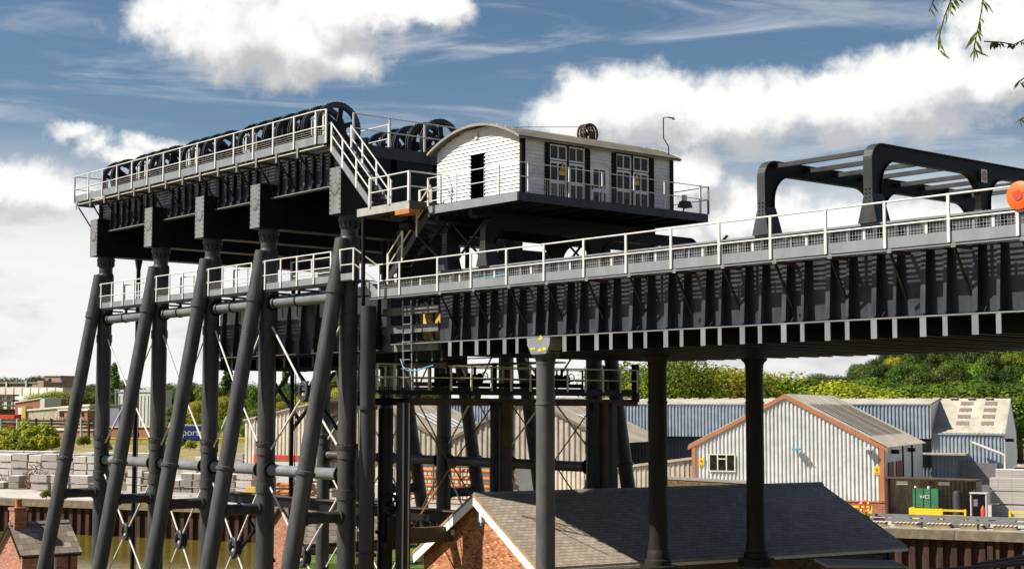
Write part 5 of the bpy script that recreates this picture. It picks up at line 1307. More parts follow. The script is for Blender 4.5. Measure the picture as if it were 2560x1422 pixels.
# brown asbestos sheds
def brown_shed(label, sm, half, t0, t1, ze, za_, door=None):
    t = thing('warehouse', label, 'warehouse', yp(sm, (t0+t1)/2))
    top = lambda s: za_-.1-(za_-ze)*abs(s-sm)/half
    corr(sm-half, sm+half, t0, -4.6, top, 'gable_wall', 'old_clad', t, pitch=.5, dep=.09)
    corr(sm-half, sm+half, t0+.1, -7.8, -4.7, 'lower_wall', 'tan_clad', t, pitch=.4, dep=.07)
    MB().obox(yp(sm-half, t0-.14, -4.72), QS*half*2, QT*.14, ZED*.2).build('band', 'concrete_edge', t)
    for sg in (-1, 1):
        corr_roof(yp(sm+sg*(half+.1), t0-.2, ze-.05), yp(sm+sg*(half+.1), t1, ze-.05), yp(sm, t1, za_), yp(sm, t0-.2, za_), 'roof', 'asbestos_roof', t, .42)
        a, b = yp(sm+sg*half, t0-.25, ze-.05), yp(sm, t0-.25, za_)
        MB().prism([a+ZED*.1, b+ZED*.1, b-ZED*.16, a-ZED*.16], QT*.05).build('verge', 'concrete_edge', t)
        for k in range(5):
            p = lambda f, tt: yp(sm+sg*half*f, tt, za_-(za_-ze)*f+.085)
            tt = t0+3.2+k*1.15
            MB().prism([p(.40, tt), p(.72, tt), p(.72, tt+.55), p(.40, tt+.55)], (0, 0, .02)).build('rooflight', 'roof_light', t)
    if door:
        MB().obox(yp(door[0], t0-.12, -7.8), QS*door[1], QT*.1, ZED*3.0).build('shutter_door', 'shutter_grey', t)
        MB().obox(yp(door[0]-.1, t0-.16, -4.9), QS*(door[1]+.2), QT*.14, ZED*1.0-ZED*.3).build('door_header', 'pale_metal', t)
    return t
brown_shed('right brown shed with white rooflights beside the pale grey warehouse', 43.2, 7.7, 15, 27.5, -2.78, .93, (38.6, 6.2))
brown_shed('left brown shed with white rooflights behind the nearest columns', 27.8, 7.7, 15, 27.5, -2.78, .93)
t = thing('lean_to', 'low brown lean-to shed between the brown shed and the pale warehouse', 'shed', yp(55, 13))
MB().prism([yp(51.2, 12.2, -4.9), yp(58.6, 12.2, -3.9), yp(58.6, 12.2, -3.7), yp(51.2, 12.2, -4.7)], QT*2.6).build('roof', 'asbestos_roof', t)
corr(51.4, 58.6, 12.4, -6.6, lambda s: -4.95+(s-51.2)*.135, 'wall', 'old_clad', t, pitch=.4)
MB().obox(yp(51.4, 12.6, -7.8), QS*7.2, QT*.2, ZED*1.2).build('base_wall', 'cream_render', t)
t = thing('warehouse', 'grey clad warehouse with a sloping roof line and red door frame between the columns', 'warehouse', yp(20, 22))
tp = lambda s: -1.15+(s-15.6)*.21
corr(15.6, 24.2, 13.9, -7.8, tp, 'front_wall', 'tan_clad', t, pitch=.4, dep=.07)
MB().prism([yp(15.5, 13.7, tp(15.5)), yp(24.3, 13.7, tp(24.3)), yp(24.3, 13.7, tp(24.3)+.14), yp(15.5, 13.7, tp(15.5)+.14)], QT*12).build('roof', 'asbestos_roof', t)
MB().obox(yp(15.62, 14, -7.8), QT*11.6, QS*.1, ZED*6.5).build('side_wall', 'grey_clad', t)
fr = MB(); fr.obox(yp(16.7, 13.72, -7.8), QS*.45, QT*.12, ZED*3.6); fr.obox(yp(17.15, 13.72, -4.65), QS*4.6, QT*.12, ZED*.45); dfm = fr.build('door_frame', 'red_paint', t)
MB().obox(yp(17.15, 13.78, -7.8), QS*4.6, QT*.05, ZED*3.15).build('door', 'grey_clad', t)

# open fronted shelter
sh = thing('shelter', 'open fronted steel shelter with a dark interior beside the brick plinth', 'shelter', yp(76.5, 11.5))
a_, b_, tf, tb = 73.75, 80.0, 9.4, 12.6
corr(a_, b_, tb, -7.8, -5.0, 'back_wall', 'old_clad', sh, pitch=.3)
MB().prism([yp(a_-.05, tf-.3, -4.92), yp(b_+.15, tf-.3, -5.0), yp(b_+.15, tb+.2, -5.1), yp(a_-.05, tb+.2, -5.0)], (0, 0, .09)).build('roof', 'rust_beam', sh)
for s_ in (a_, 76.9, b_-.1): MB().obox(yp(s_, tf, -7.8), QS*.12, QT*.12, ZED*2.78).build('post', 'rust_beam', sh)
MB().obox(yp(b_, tf+.2, -7.8), QS*.06, QT*(tb-tf-.2), ZED*2.7).build('side_wall', 'steel_slate', sh)
for s_ in (74.6, 77.5): MB().obox(yp(s_, tf-.1, -5.35), QS*.8, QT*.03, ZED*.24).build('name_plate', 'pale_trim', sh)
mb = MB()
for k in range(3): mb.obox(yp(74.1, tb-.35, -7.0+.35*k), QS*5.6, QT*.06, ZED*.06)
mb.build('shelf_rail', 'kick_grey', sh)
tk = thing('fuel_tank', 'green fuel tank with pale lids standing in a yellow tray in front of the shelter', 'tank', yp(76.4, 9.0))
MB().obox(yp(75.85, 8.6, -6.9), QS*1.75, QT*1.1, ZED*1.3).build('body', 'green_paint', tk)
for s_ in (75.95, 76.5, 77.0): MB().obox(yp(s_, 8.55, -6.9), QS*.06, QT*1.2, ZED*1.36).build('band', 'green_paint', tk)
for s_ in (76.0, 76.9): MB().cyl(yp(s_, 9.1, -5.6), yp(s_, 9.1, -5.42), .12, 12).build('lid', 'pale_metal', tk)
MB().obox(yp(75.6, 8.4, -7.8), QS*2.2, QT*1.5, ZED*.85).build('tray', 'yellow_paint', tk)
text('lettering', 'WC3', yp(76.7, 8.56, -6.15), .32, QS, ZED, 'white_paint', tk)
t = thing('lifebuoy_post', 'orange and white lifebuoy on a yellow post at the quay edge', 'lifebuoy', yp(74.1, .9))
MB().cyl(yp(74.1, .9, -7.8), yp(74.1, .9, -6.1), .06, 10).build('post', 'yellow_paint', t)
mb = MB(); N = 28; rr_ = []
for k in range(N):
    a = 2*math.pi*k/N; c = yp(74.1, .75, -6.45)+QS*.34*math.cos(a)+ZED*.34*math.sin(a); o_ = (QS*math.cos(a)+ZED*math.sin(a))
    rr_.append([mb.bm.verts.new(c+o_*.085*math.cos(2*math.pi*j/8)+QT*.07*math.sin(2*math.pi*j/8)) for j in range(8)])
for k in range(N):
    for j in range(8): mb.bm.faces.new((rr_[k][j], rr_[(k+1) % N][j], rr_[(k+1) % N][(j+1) % 8], rr_[k][(j+1) % 8]))
bmesh.ops.recalc_face_normals(mb.bm, faces=mb.bm.faces)
mb.build('ring', 'orange_plastic', t)
for a in (45, 135, 225, 315):
    c = yp(74.1, .655, -6.45)+QS*.34*math.cos(R(a))+ZED*.34*math.sin(R(a)); MB().obox(c-QS*.05-ZED*.07, QS*.1, QT*.03, ZED*.14).build('band', 'white_paint', t)
t = thing('gas_bottle', 'tall dark grey cylinder in the mouth of the shelter', 'cylinder', yp(78.8, 9.3))
MB().lathe(yp(78.8, 9.3, -7.8), yp(78.8, 9.3, -5.7), [(0, .32), (1.9, .32), (2.05, .25), (2.1, .1)], 20).build('body', 'steel_slate', t)
t = thing('cabinet', 'grey framed cabinet with a notice and a red fire extinguisher', 'cabinet', yp(80.3, 8.1))
MB().obox(yp(79.9, 8.3, -7.8), QS*1.1, QT*.08, ZED*2.0).build('back', 'steel_slate', t)
for s_ in (79.9, 80.92): MB().obox(yp(s_, 7.7, -7.8), QS*.08, QT*.6, ZED*2.0).build('side', 'pale_metal', t)
MB().obox(yp(79.85, 7.65, -5.8), QS*1.2, QT*.75, ZED*.08).build('top', 'pale_metal', t)
MB().obox(yp(80.05, 8.26, -6.7), QS*.28, QT*.03, ZED*.5).build('notice', 'white_paint', t)
MB().lathe(yp(80.72, 7.95, -7.75), yp(80.72, 7.95, -6.6), [(0, .16), (.9, .16), (1.0, .1), (1.15, .05)], 14).build('extinguisher', 'red_paint', t)
def ybar(label, s0, s1, t0):
    t = thing('yellow_barrier', label, 'barrier', yp((s0+s1)/2, t0), 'yellow barriers on the quay')
    for s_ in (s0, s1-.12): MB().obox(yp(s_, t0, -7.8), QS*.14, QT*.14, ZED*.95).build('post', 'yellow_paint', t)
    for z in (-7.02, -7.4): MB().obox(yp(s0+.14, t0+.03, z), QS*(s1-s0-.26), QT*.08, ZED*.13).build('rail', 'yellow_paint', t)
ybar('yellow tube barrier at the foot of the brick plinth left of the shelter', 71.0, 73.0, 8.4)
ybar('yellow tube barrier left of the grey cabinet', 78.0, 79.7, 7.0)
ybar('yellow tube barrier at the right edge before the tall stacks', 82.5, 84.6, 7.2)

# ------------------------------------------------------------------ packs of concrete products in the yard
rnd = random.Random(5)
def pack_proto(name, w, d, h, m, bearers=True):
    mb = MB(); x0 = 0
    mb.box(-w/2, w/2, -d/2, d/2, .09 if bearers else 0, h)
    o = mb.build(name, m, loc=(0, 0, 0))
    return o
protos = {}
QA = math.atan2(QS.y, QS.x)
def pack(kind, pos, rz=0., label='', group='concrete packs in the yard'):
    w, d, h, m, nm = kind
    if kind not in protos:
        o = pack_proto(nm, w, d, h, m); protos[kind] = o; first = o
    else:
        first = protos[kind].copy(); COL.objects.link(first)
    first.location = pos; first.rotation_euler.z = QA+rz
    tag(first, label, 'block pack', group); return first
KA = (2.0, 1.1, .74, 'concrete_block', 'block_pack'); KB = (1.6, 1.1, .70, 'concrete_block_pale', 'block_pack'); KC = (1.2, 1.0, .62, 'concrete_block_brown', 'block_pack')
KD = (2.4, 1.2, .82, 'concrete_block_pale', 'slab_pack'); KE = (1.3, .9, .6, 'timber_yellow', 'timber_pack'); KF = (3.0, 1.1, .95, 'concrete_block_pale', 'slab_pack')
SUN_TOPS = {}
def sunlit_top(k, pk):  # white sheet added on a pack so that its top looks sunlit
    if k not in SUN_TOPS: SUN_TOPS[k] = MB().box(-k[0]/2-.01, k[0]/2+.01, -k[1]/2-.01, k[1]/2+.01, k[2]+.004, k[2]+.05).build('sunlit_top', 'white_paint', pk); c = SUN_TOPS[k]
    else: c = SUN_TOPS[k].copy(); COL.objects.link(c)
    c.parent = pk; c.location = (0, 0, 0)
def row(kinds, s0, s1, t, tiers, gap=.12, label='', group='concrete packs in the yard', z=-7.8, jag=.0, rmin=1):
    s = s0
    while s < s1:
        k = rnd.choice(kinds); n = tiers if rnd.random() > jag else max(rmin, tiers-rnd.choice((1, 2)))
        zz = z
        for j in range(n):
            pk = pack(k, yp(s+k[0]/2+rnd.uniform(-.07, .07), t+rnd.uniform(-.1, .1), zz), rnd.uniform(-.03, .03), label, group); zz += k[2]+.015
            if j == n-1 and rnd.random() < .7: sunlit_top(k, pk)
        s += k[0]+gap
row([KA, KB], -30, -8, 22, 4, label='grey concrete pack in the tall front wall of stacks at the far left', group='packs in the far left front row')
row([KA, KB], -34, -8, 24.5, 4, label='grey concrete pack in the second wall of stacks at the far left', group='packs in the far left second row')
row([KA], -36, -6, 29, 4, label='grey concrete pack in the back wall of stacks at the far left', group='packs in the far left back row', jag=.2, rmin=3)
row([KC], -17, -9, 12.5, 2, .5, label='brown grey concrete pack in the low stacks near the far left quay', group='low packs near the far left quay', jag=.5)
row([KA], -6, 1, 11, 2, .4, label='low concrete pack left of the first near column', group='low packs left of the first column')
row([KB, KC], 3, 18, 12, 3, .2, label='pale concrete pack stacked between the left column frames', group='packs between the left frames', jag=.4)
row([KB], 1, 16, 20, 3, .25, label='concrete pack in the rear stacks between the left column frames', group='rear packs between the left frames', jag=.3)
row([KA, KB], 0, 22, 34, 4, .3, label='concrete pack in the far stacks behind the middle column frames', group='far packs behind the middle frames', jag=.4)
row([KA, KB], -14, 26, 44, 3, .6, label='concrete pack in the scattered far rows of the yard', group='packs in the far yard rows', jag=.7)
row([KC, KB], -8, 22, 54, 2, 1.5, label='low concrete pack at the back of the yard', group='low packs at the yard back', jag=.6)
row([KB, KC], 18, 32, 10.5, 2, .6, label='concrete pack on the quay in front of the grey warehouse with the red door', group='packs before the red door', jag=.5)
row([KD, KF], 80.6, 92, 13.5, 4, .1, label='pale slab pack in the tall stacks at the right edge', group='slab packs at the right edge', jag=.15, rmin=3)
row([KD], 80.6, 88, 17, 4, .1, label='pale slab pack in the rear stacks at the right edge', group='rear slab packs at the right edge')
row([KC], 75.5, 84, 3.2, 1, .5, label='single low pack on the quay behind the crash barrier', group='low packs behind the crash barrier')
row([KE], 21.5, 27, 6, 3, .4, label='yellow stained timber pack between the right column frames', group='yellow timber packs', jag=.5)
for k in range(7):
    t = thing('pallet', 'wooden pallet lying on the quay behind the crash barrier', 'pallet', yp(72.2+k*2.1, 2.3), 'pallets on the quay')
    for j in range(6): MB().obox(yp(71.6+k*2.1+j*.26, 2.0, -7.55), QS*.16, QT*1.0, ZED*.03).build('slat', 'pale_trim', t)
    for j in range(3): MB().obox(yp(71.6+k*2.1, 2.05+j*.4, -7.8), QS*1.46, QT*.12, ZED*.22).build('block', 'timber', t)
    pass
# racks of rusty orange pipes
def pipes(label, s0, L, t0, rows, cols):
    t = thing('pipe_rack', label, 'pipe stack', yp(s0+L/2, t0), 'rusty pipe racks')
    for r_ in range(rows):
        for c in range(cols):
            MB().cyl(yp(s0+rnd.uniform(-.2, .2), t0+c*.45, -7.5+r_*.62), yp(s0+L+rnd.uniform(-.2, .2), t0+c*.45, -7.5+r_*.62), .17, 8).build('pipe', 'rust_pipe' if rnd.random() < .8 else 'concrete_block_pale', t)
    for f in (.1, .5, .9): MB().obox(yp(s0+L*f, t0-.35, -7.8), QS*.12, QT*.1, ZED*(rows*.62+.3)).build('upright', 'rust_beam', t)
pipes('rack of rusty orange pipes behind the nearest raking frame', 24.5, 4.2, 5, 3, 3)
pipes('rack of rusty orange pipes left of the boathouse gable', 34.5, 6, 9, 6, 3)
pipes('rack of rusty orange pipes beside the far column frame', 41, 3.6, 8.6, 5, 3)
t = thing('white_tarpaulin', 'crumpled white tarpaulin on the quay left of the boathouse', 'tarpaulin', yp(36.2, 4))
bm_ = MB(); N = 12
vs = [[bm_.bm.verts.new(yp(35.2+i*.2, 3.4+j*.12, -7.8+max(0, 1.1*math.sin(math.pi*i/N)*math.sin(math.pi*j/N)+rnd.uniform(-.12, .12)))) for j in range(N+1)] for i in range(N+1)]
for i in range(N):
    for j in range(N): bm_.bm.faces.new((vs[i][j], vs[i+1][j], vs[i+1][j+1], vs[i][j+1]))
bm_.build('sheet', 'white_paint', t)
for k, (s_, t_0) in enumerate(((-6.9, 14.5), (-5.9, 14.7))):
    t = thing('traffic_cone', ('red and white traffic cone left of the first raking frame', 'second red and white traffic cone touching the first raking frame')[k], 'cone', yp(s_, t_0), 'traffic cones')
    MB().lathe(yp(s_, t_0, -7.78), yp(s_, t_0, -6.2), [(0, .5), (.06, .5), (.07, .30), (.5, .24), ], 14).build('foot', 'red_paint', t)
    MB().lathe(yp(s_, t_0, -7.28), yp(s_, t_0, -6.9), [(0, .24), (.38, .17)], 14).build('band', 'white_paint', t)
    MB().lathe(yp(s_, t_0, -6.9), yp(s_, t_0, -6.3), [(0, .17), (.6, .06)], 14).build('tip', 'red_paint', t)
# heap of brushwood and scrap on the left quay
def heap(name, label, cat, c, r, h, m, n, L=.9):
    mb = MB()
    for i in range(n):
        a = rnd.uniform(0, 6.28); q = r*math.sqrt(rnd.random()); z = h*(1-q/r)*rnd.random()+.05
        p = Vector(c)+Vector((q*math.cos(a), q*math.sin(a), z)); d = Vector((rnd.uniform(-1, 1), rnd.uniform(-1, 1), rnd.uniform(-.5, .6))).normalized()*L*rnd.uniform(.4, 1)
        mb.bar(p-d/2, p+d/2, .05, .05)
    return tag(mb.build(name, m), label, cat)
heap('scrap_heap', 'rusty brown heap of scrap rods in front of the left stacks', 'scrap heap', yp(-10, 15.5), 2.0, 2.8, 'yard_junk', 420, .8)
heap('timber_heap', 'heap of loose brown timber lengths beside the scrap at the left', 'timber heap', yp(-14.5, 14.5), 2.4, 1.7, 'timber', 130, 2.4)

# ------------------------------------------------------------------ works buildings far on the left
def dist(yb, zb=-7.8): return -zb*FPX/(yb-1024)
def fbox(name, label, cat, px0, px1, yt, yb, depth, m, yt1=None, roof=None, roofm='grey_roof', over=.3):
    """a building facing the camera side: px0..px1 wide, top edge from yt (left) to yt1 (right)"""
    D = dist(yb); a = at(px0, yb, D=D)
    def pos(px, py):
        d = at(px, py, D=1.); return d*(a.dot(QT)/d.dot(QT))
    b = pos(px1, yb); za, zb_ = pos(px0, yt).z, pos(px1, yt if yt1 is None else yt1).z; a.z = b.z = -7.8
    yt1 = yt if yt1 is None else yt1
    t = thing(name, label, cat, (a+b)/2)
    dv = b-a; nv = Vector((-dv.y, dv.x, 0)).normalized()
    MB().hexa([a, b, b+nv*depth, a+nv*depth, a+ZED*(za+7.8), b+ZED*(zb_+7.8), b+nv*depth+ZED*(zb_+7.8), a+nv*depth+ZED*(za+7.8)]).build('wall', m, t)
    u = dv.normalized()
    if roof:
        MB().hexa([a-u*over-nv*over+ZED*(za+7.81), b+u*over-nv*over+ZED*(zb_+7.81), b+u*over+nv*(depth+over)+ZED*(zb_+7.81), a-u*over+nv*(depth+over)+ZED*(za+7.81),
                   a-u*over-nv*over+ZED*(za+7.81+roof), b+u*over-nv*over+ZED*(zb_+7.81+roof), b+u*over+nv*(depth+over)+ZED*(zb_+7.81+roof), a-u*over+nv*(depth+over)+ZED*(za+7.81+roof)]).build('roof', roofm, t)
    return t, pos, u, nv, D
def fpart(t, pos, u, nv, name, x0, x1, y0, y1, m, out=.15, th=.2):
    p = pos(x0, y1); q = pos(x1, y1); z = pos(x0, y0).z
    MB().obox(p-nv*out, u*((q-p).dot(u)), nv*th, ZED*(z-p.z)).build(name, m, t)
t, pos, u, nv, D = fbox('office_tower', 'pinkish square tower block with a small window on the left skyline', 'building', 110, 148, 941, 1065, 12, 'pink_render', roof=.5, roofm='concrete_dark')
fpart(t, pos, u, nv, 'window', 121, 128, 946, 953, 'window_glass'); fpart(t, pos, u, nv, 'pipe', 150, 154, 948, 985, 'purple_paint', th=1)
t, pos, u, nv, D = fbox('works_block', 'long pinkish flat roofed works block on the left skyline', 'building', -90, 108, 958, 1066, 14, 'pink_render', roof=.6, roofm='concrete_dark')
fpart(t, pos, u, nv, 'window_band', -90, 80, 961, 965, 'window_glass')
fpart(t, pos, u, nv, 'stack', 16.5, 20, 954, 968, 'pale_metal', .8, .8); fpart(t, pos, u, nv, 'stack', 66, 69, 952, 968, 'pale_metal', .8, .8)
fpart(t, pos, u, nv, 'stair_block', 97, 112, 951, 985, 'pink_render', 1, 4)
t, pos, u, nv, D = fbox('northlight_works', 'works with a row of pale roof bays at the far left', 'building', -70, 143, 968, 1072, 16, 'grey_clad', roof=None)
for i in range(11): fpart(t, pos, u, nv, 'roof_bay', -62+i*20.7, -45+i*20.7, 969, 990, 'pale_trim', 1.2, 1.4)
fpart(t, pos, u, nv, 'low_roof', 60, 142, 990, 1005, 'roof_light', 5, 6)
t, pos, u, nv, D = fbox('brick_works', 'dark red brick building with a sloping roof line at the left', 'building', 36, 101, 1007, 1083, 12, 'brick_far', 996, roof=.3, roofm='pale_trim')
fpart(t, pos, u, nv, 'end_panel', 101, 112, 996, 1019, 'pale_metal', .2, 8); fpart(t, pos, u, nv, 'window', 46, 56, 1018, 1035, 'white_paint'); fpart(t, pos, u, nv, 'red_roof', 2, 57, 1036, 1046, 'red_paint', 4, 4)
t, pos, u, nv, D = fbox('hopper_tower', 'dark rusty openwork hopper structure at the far left edge', 'hopper', -40, 34, 1022, 1080, 8, 'rust_beam')
for i in range(12): fpart(t, pos, u, nv, 'rib', -12+i*4.6, -10+i*4.6, 985, 1022, 'old_clad', rnd.uniform(0, 3), .4)
for i in range(3): fpart(t, pos, u, nv, 'band', -20, 45, 986+i*13, 990+i*13, 'rust_beam', 2.5, 3)
t, pos, u, nv, D = fbox('clad_shed', 'beige clad shed with a low sloping roof behind the first raking leg', 'shed', 66, 222, 1027, 1092, 14, 'old_clad', 1014, roof=.5, roofm='pale_trim')
fpart(t, pos, u, nv, 'timber_stage', 56, 66, 1015, 1050, 'timber_yellow', .5, 3)
t, pos, u, nv, D = fbox('brick_substation', 'orange brick building with small dark windows beside the first column', 'building', 146, 217, 1026, 1093, 9, 'brick_red', roof=.35, roofm='white_paint')
fpart(t, pos, u, nv, 'window', 150, 159, 1031, 1040, 'window_glass'); fpart(t, pos, u, nv, 'window', 204, 210, 1031, 1040, 'window_glass'); fpart(t, pos, u, nv, 'canopy', 178, 216, 1065, 1069, 'white_paint', 1, 2)
t, pos, u, nv, D = fbox('low_brick_range', 'long low brick range behind the pipe bridge at the left', 'building', 86, 232, 1076, 1098, 6, 'brick_red', roof=.3, roofm='concrete_pale')
fpart(t, pos, u, nv, 'door', 120, 127, 1080, 1095, 'poly_blue'); fpart(t, pos, u, nv, 'window_band', 100, 190, 1068, 1073, 'white_paint')
t, pos, u, nv, D = fbox('purple_silo_house', 'mauve clad building between the first two columns', 'building', 274, 296, 1020, 1098, 8, 'purple_paint', roof=None)
t, pos, u, nv, D = fbox('silo_block', 'tall pale grey clad block with a curved roof between the left columns', 'building', 292, 376, 980, 1078, 12, 'grey_clad', roof=.9, roofm='pale_metal')
for i in range(9): fpart(t, pos, u, nv, 'panel_rib', 296+i*9, 297.4+i*9, 988, 1066, 'pale_metal', .2, .15)
fpart(t, pos, u, nv, 'blue_frame', 288, 291, 973, 1050, 'purple_paint', .5, .6); fpart(t, pos, u, nv, 'blue_frame', 288, 300, 972, 976, 'purple_paint', .5, .6)
t, pos, u, nv, D = fbox('brick_store', 'dark brick store below the tall pale block', 'building', 262, 384, 1068, 1104, 6, 'brick_far', roof=.2, roofm='concrete_pale')
fpart(t, pos, u, nv, 'blue_door', 330, 346, 1080, 1098, 'blue_paint')
# pipe bridge
t = thing('pipe_bridge', 'rusty pipe bridge on posts crossing in front of the low brick range', 'pipe bridge', at(100, 1110, Z=-7.8))
D = 345.
def pbar(name, x0, y0, x1, y1, r, m): MB().cyl(at(x0, y0, D=D), at(x1, y1, D=D), r, 8).build(name, m, t)
for y, m in ((1048, 'rust_beam'), (1052, 'pale_trim'), (1056, 'rust_beam'), (1064, 'rust_pipe')): pbar('pipe', -60, y, 232, y+5, .22, m)
for x in (2, 44, 90, 128, 165, 203, 222): pbar('post', x, 1046, x, 1106, .32, 'pale_metal' if x in (2, 44, 203) else 'rust_beam')
for i in range(14): pbar('rail_post', -10+i*17, 1043, -10+i*17, 1058, .08, 'rust_beam')
# blue lorry trailer
tr = at(476, 1112, Z=-7.8)
t = thing('lorry_trailer', 'blue lorry trailer with white lettering half hidden by the columns', 'lorry', tr)
u = R0; ln = 9.0; o = tr - u*4.2 + ZED*1.1
MB().obox(o, u*ln, F0*2.5, ZED*2.9).build('box', 'blue_paint', t); MB().obox(o+ZED*2.91, u*ln, F0*2.5, ZED*.25).build('roof', 'pale_metal', t)
MB().obox(o-ZED*.25+F0*.2, u*ln, F0*2.1, ZED*.24).build('chassis', 'steel_black', t)
for q in (1.2, 2.4, 7.4): MB().cyl(o+u*q-ZED*.6+F0*.1, o+u*q-ZED*.6+F0*2.4, .5, 14).build('wheel', 'steel_black', t)
text('lettering', 'ports', o+u*4.6+ZED*1.5-F0*.03, 2.0, R0, ZED, 'white_paint', t)
# pale van on the left
vp = at(26, 1112, Z=-7.8)
t = thing('van', 'pale blue white van parked behind the bushes at the far left', 'van', vp)
o = vp-u*1.6
MB().prism([o+ZED*.5, o+u*5.0+ZED*.5, o+u*5.0+ZED*1.3, o+u*4.1+ZED*1.5, o+u*3.3+ZED*2.35, o+u*.3+ZED*2.5, o+ZED*2.2], F0*2).build('body', 'van_paint', t)
MB().prism([o+u*3.4+ZED*1.55-F0*.01, o+u*4.0+ZED*1.55-F0*.01, o+u*3.35+ZED*2.2-F0*.01, o+u*2.6+ZED*2.2-F0*.01, o+u*2.6+ZED*1.55-F0*.01], F0*.02).build('window', 'window_glass', t)
for q in (1.0, 4.0): MB().cyl(o+u*q+ZED*.36-F0*.03, o+u*q+ZED*.36+F0*2.03, .36, 14).build('wheel', 'steel_black', t)
t = thing('yellow_fence', 'yellow railing along the far yard road between the middle columns', 'fence', at(600, 1103, Z=-7.8))
D = 330.
for y in (1095, 1099): pbar('rail', 250, y, 640, y+1, .12, 'yellow_paint')
for i in range(20): pbar('post', 252+i*20, 1093, 252+i*20, 1108, .1, 'yellow_paint')

# ------------------------------------------------------------------ trees
def blob_tree(name, H, W, n, leafm, seed, trunk=True, lobes=9, shape='round', leaf=.5):
    """tapered trunk with limbs and a crown of leaf clumps scattered through several lobes"""
    rg = random.Random(seed)
    t = thing(name, 'tree', 'tree', (0, 0, 0))
    L = []
    if shape == 'poplar':
        for i in range(lobes): f = (i+.5)/lobes; L.append((Vector((rg.uniform(-.1, .1)*W, rg.uniform(-.1, .1)*W, H*(.12+.86*f))), W*.5*(1-abs(f-.4)*1.1)*rg.uniform(.8, 1.1)+.2, 1.6))
    else:
        for i in range(lobes):
            a = rg.uniform(0, 6.28); q = W*.36*math.sqrt(rg.random()); f = rg.random()
            z = H*(.38+.48*f); q *= (1.1-.6*f)
            L.append((Vector((q*math.cos(a), q*math.sin(a), z)), W*rg.uniform(.16, .27), .85))
    mb = MB()
    for i in range(n):
        c, r, sq = rg.choice(L)
        d = Vector((rg.gauss(0, 1), rg.gauss(0, 1), rg.gauss(0, 1))).normalized()
        p = c+Vector((d.x*r, d.y*r, d.z*r*sq))*(.45+.6*rg.random()**.6)
        if p.z < .4: p.z = .4+rg.random()*.5
        s = leaf*rg.uniform(.55, 1.25)
        nn = (d+Vector((rg.uniform(-.8, .8), rg.uniform(-.8, .8), rg.uniform(-.3, .9)))).normalized()
        u_ = nn.orthogonal().normalized(); u_ = (Matrix.Rotation(rg.uniform(0, 6.28), 3, nn) @ u_); v_ = nn.cross(u_)
        mb.poly([p-u_*s*.5-v_*s*.28, p+u_*s*.15-v_*s*.42, p+u_*s*.6, p+u_*s*.1+v_*s*.40, p-u_*s*.45+v_*s*.3])
    mb.build('crown', leafm, t)
    mb = MB(); mb.lathe((0, 0, -.5), (0, 0, H*.6), [(0, H*.028), (H*.3, H*.02), (H*.6+.5, H*.006)], 8)
    for c, r, sq in L[:6]: mb.tube([Vector((0, 0, H*.22)), Vector((c.x*.5, c.y*.5, H*.22+(c.z-H*.22)*.55)), c], H*.007, 5)
    mb.build('trunk', 'bark', t)
    return t
TR = {'green': blob_tree('broadleaf_tree', 10, 9, 10000, 'leaf_green', 1, leaf=.27, lobes=13), 'green2': blob_tree('broadleaf_tree', 10, 10, 10000, 'leaf_green', 2, lobes=16, leaf=.27), 'yellow': blob_tree('bushy_tree', 8, 8.5, 11000, 'leaf_yellow', 3, lobes=18, leaf=.21),
      'dark': blob_tree('broadleaf_tree', 11, 9, 10000, 'leaf_dark', 4, lobes=15, leaf=.27), 'poplar': blob_tree('poplar_tree', 17, 4.2, 2600, 'leaf_dark', 5, lobes=12, shape='poplar'),
      'big': blob_tree('willow_tree', 15, 16, 26000, 'leaf_green', 6, lobes=34, leaf=.25), 'shrub': blob_tree('shrub', 3.2, 4.6, 1500, 'leaf_yellow', 7, lobes=9, leaf=.32)}
used = {}
def tree(kind, p, s=1., label='', group=None, sz=1.):
    if kind in used: t = copy_tree(TR[kind], p)
    else: t = TR[kind]; t.location = p; used[kind] = 1
    t.scale = (s, s, s*sz); t.rotation_euler.z = rnd.uniform(0, 6.28)
    t['label'] = label
    if group: t['group'] = group
    return t
def hill_h(px, D):
    """wooded slope that rises to the right"""
    f = max(0, min(1, (px-1840)/900)); return f**1.0
def at_tree(kind, px, ytop, ybase, s_h, label, group=None, D=None):
    """tree whose top reaches ytop when seen from the path; foot on the ground"""
    D = dist(ybase) if D is None else D
    b = at(px, ybase, D=D); top = at(px, ytop, D=D).z; b.z = -7.8
    h = top+7.8; base = {'green': 10, 'green2': 10, 'yellow': 8, 'dark': 11, 'poplar': 17, 'big': 15, 'shrub': 3.2}[kind]*.93
    return tree(kind, b, h/base*s_h, label, group, 1/s_h)
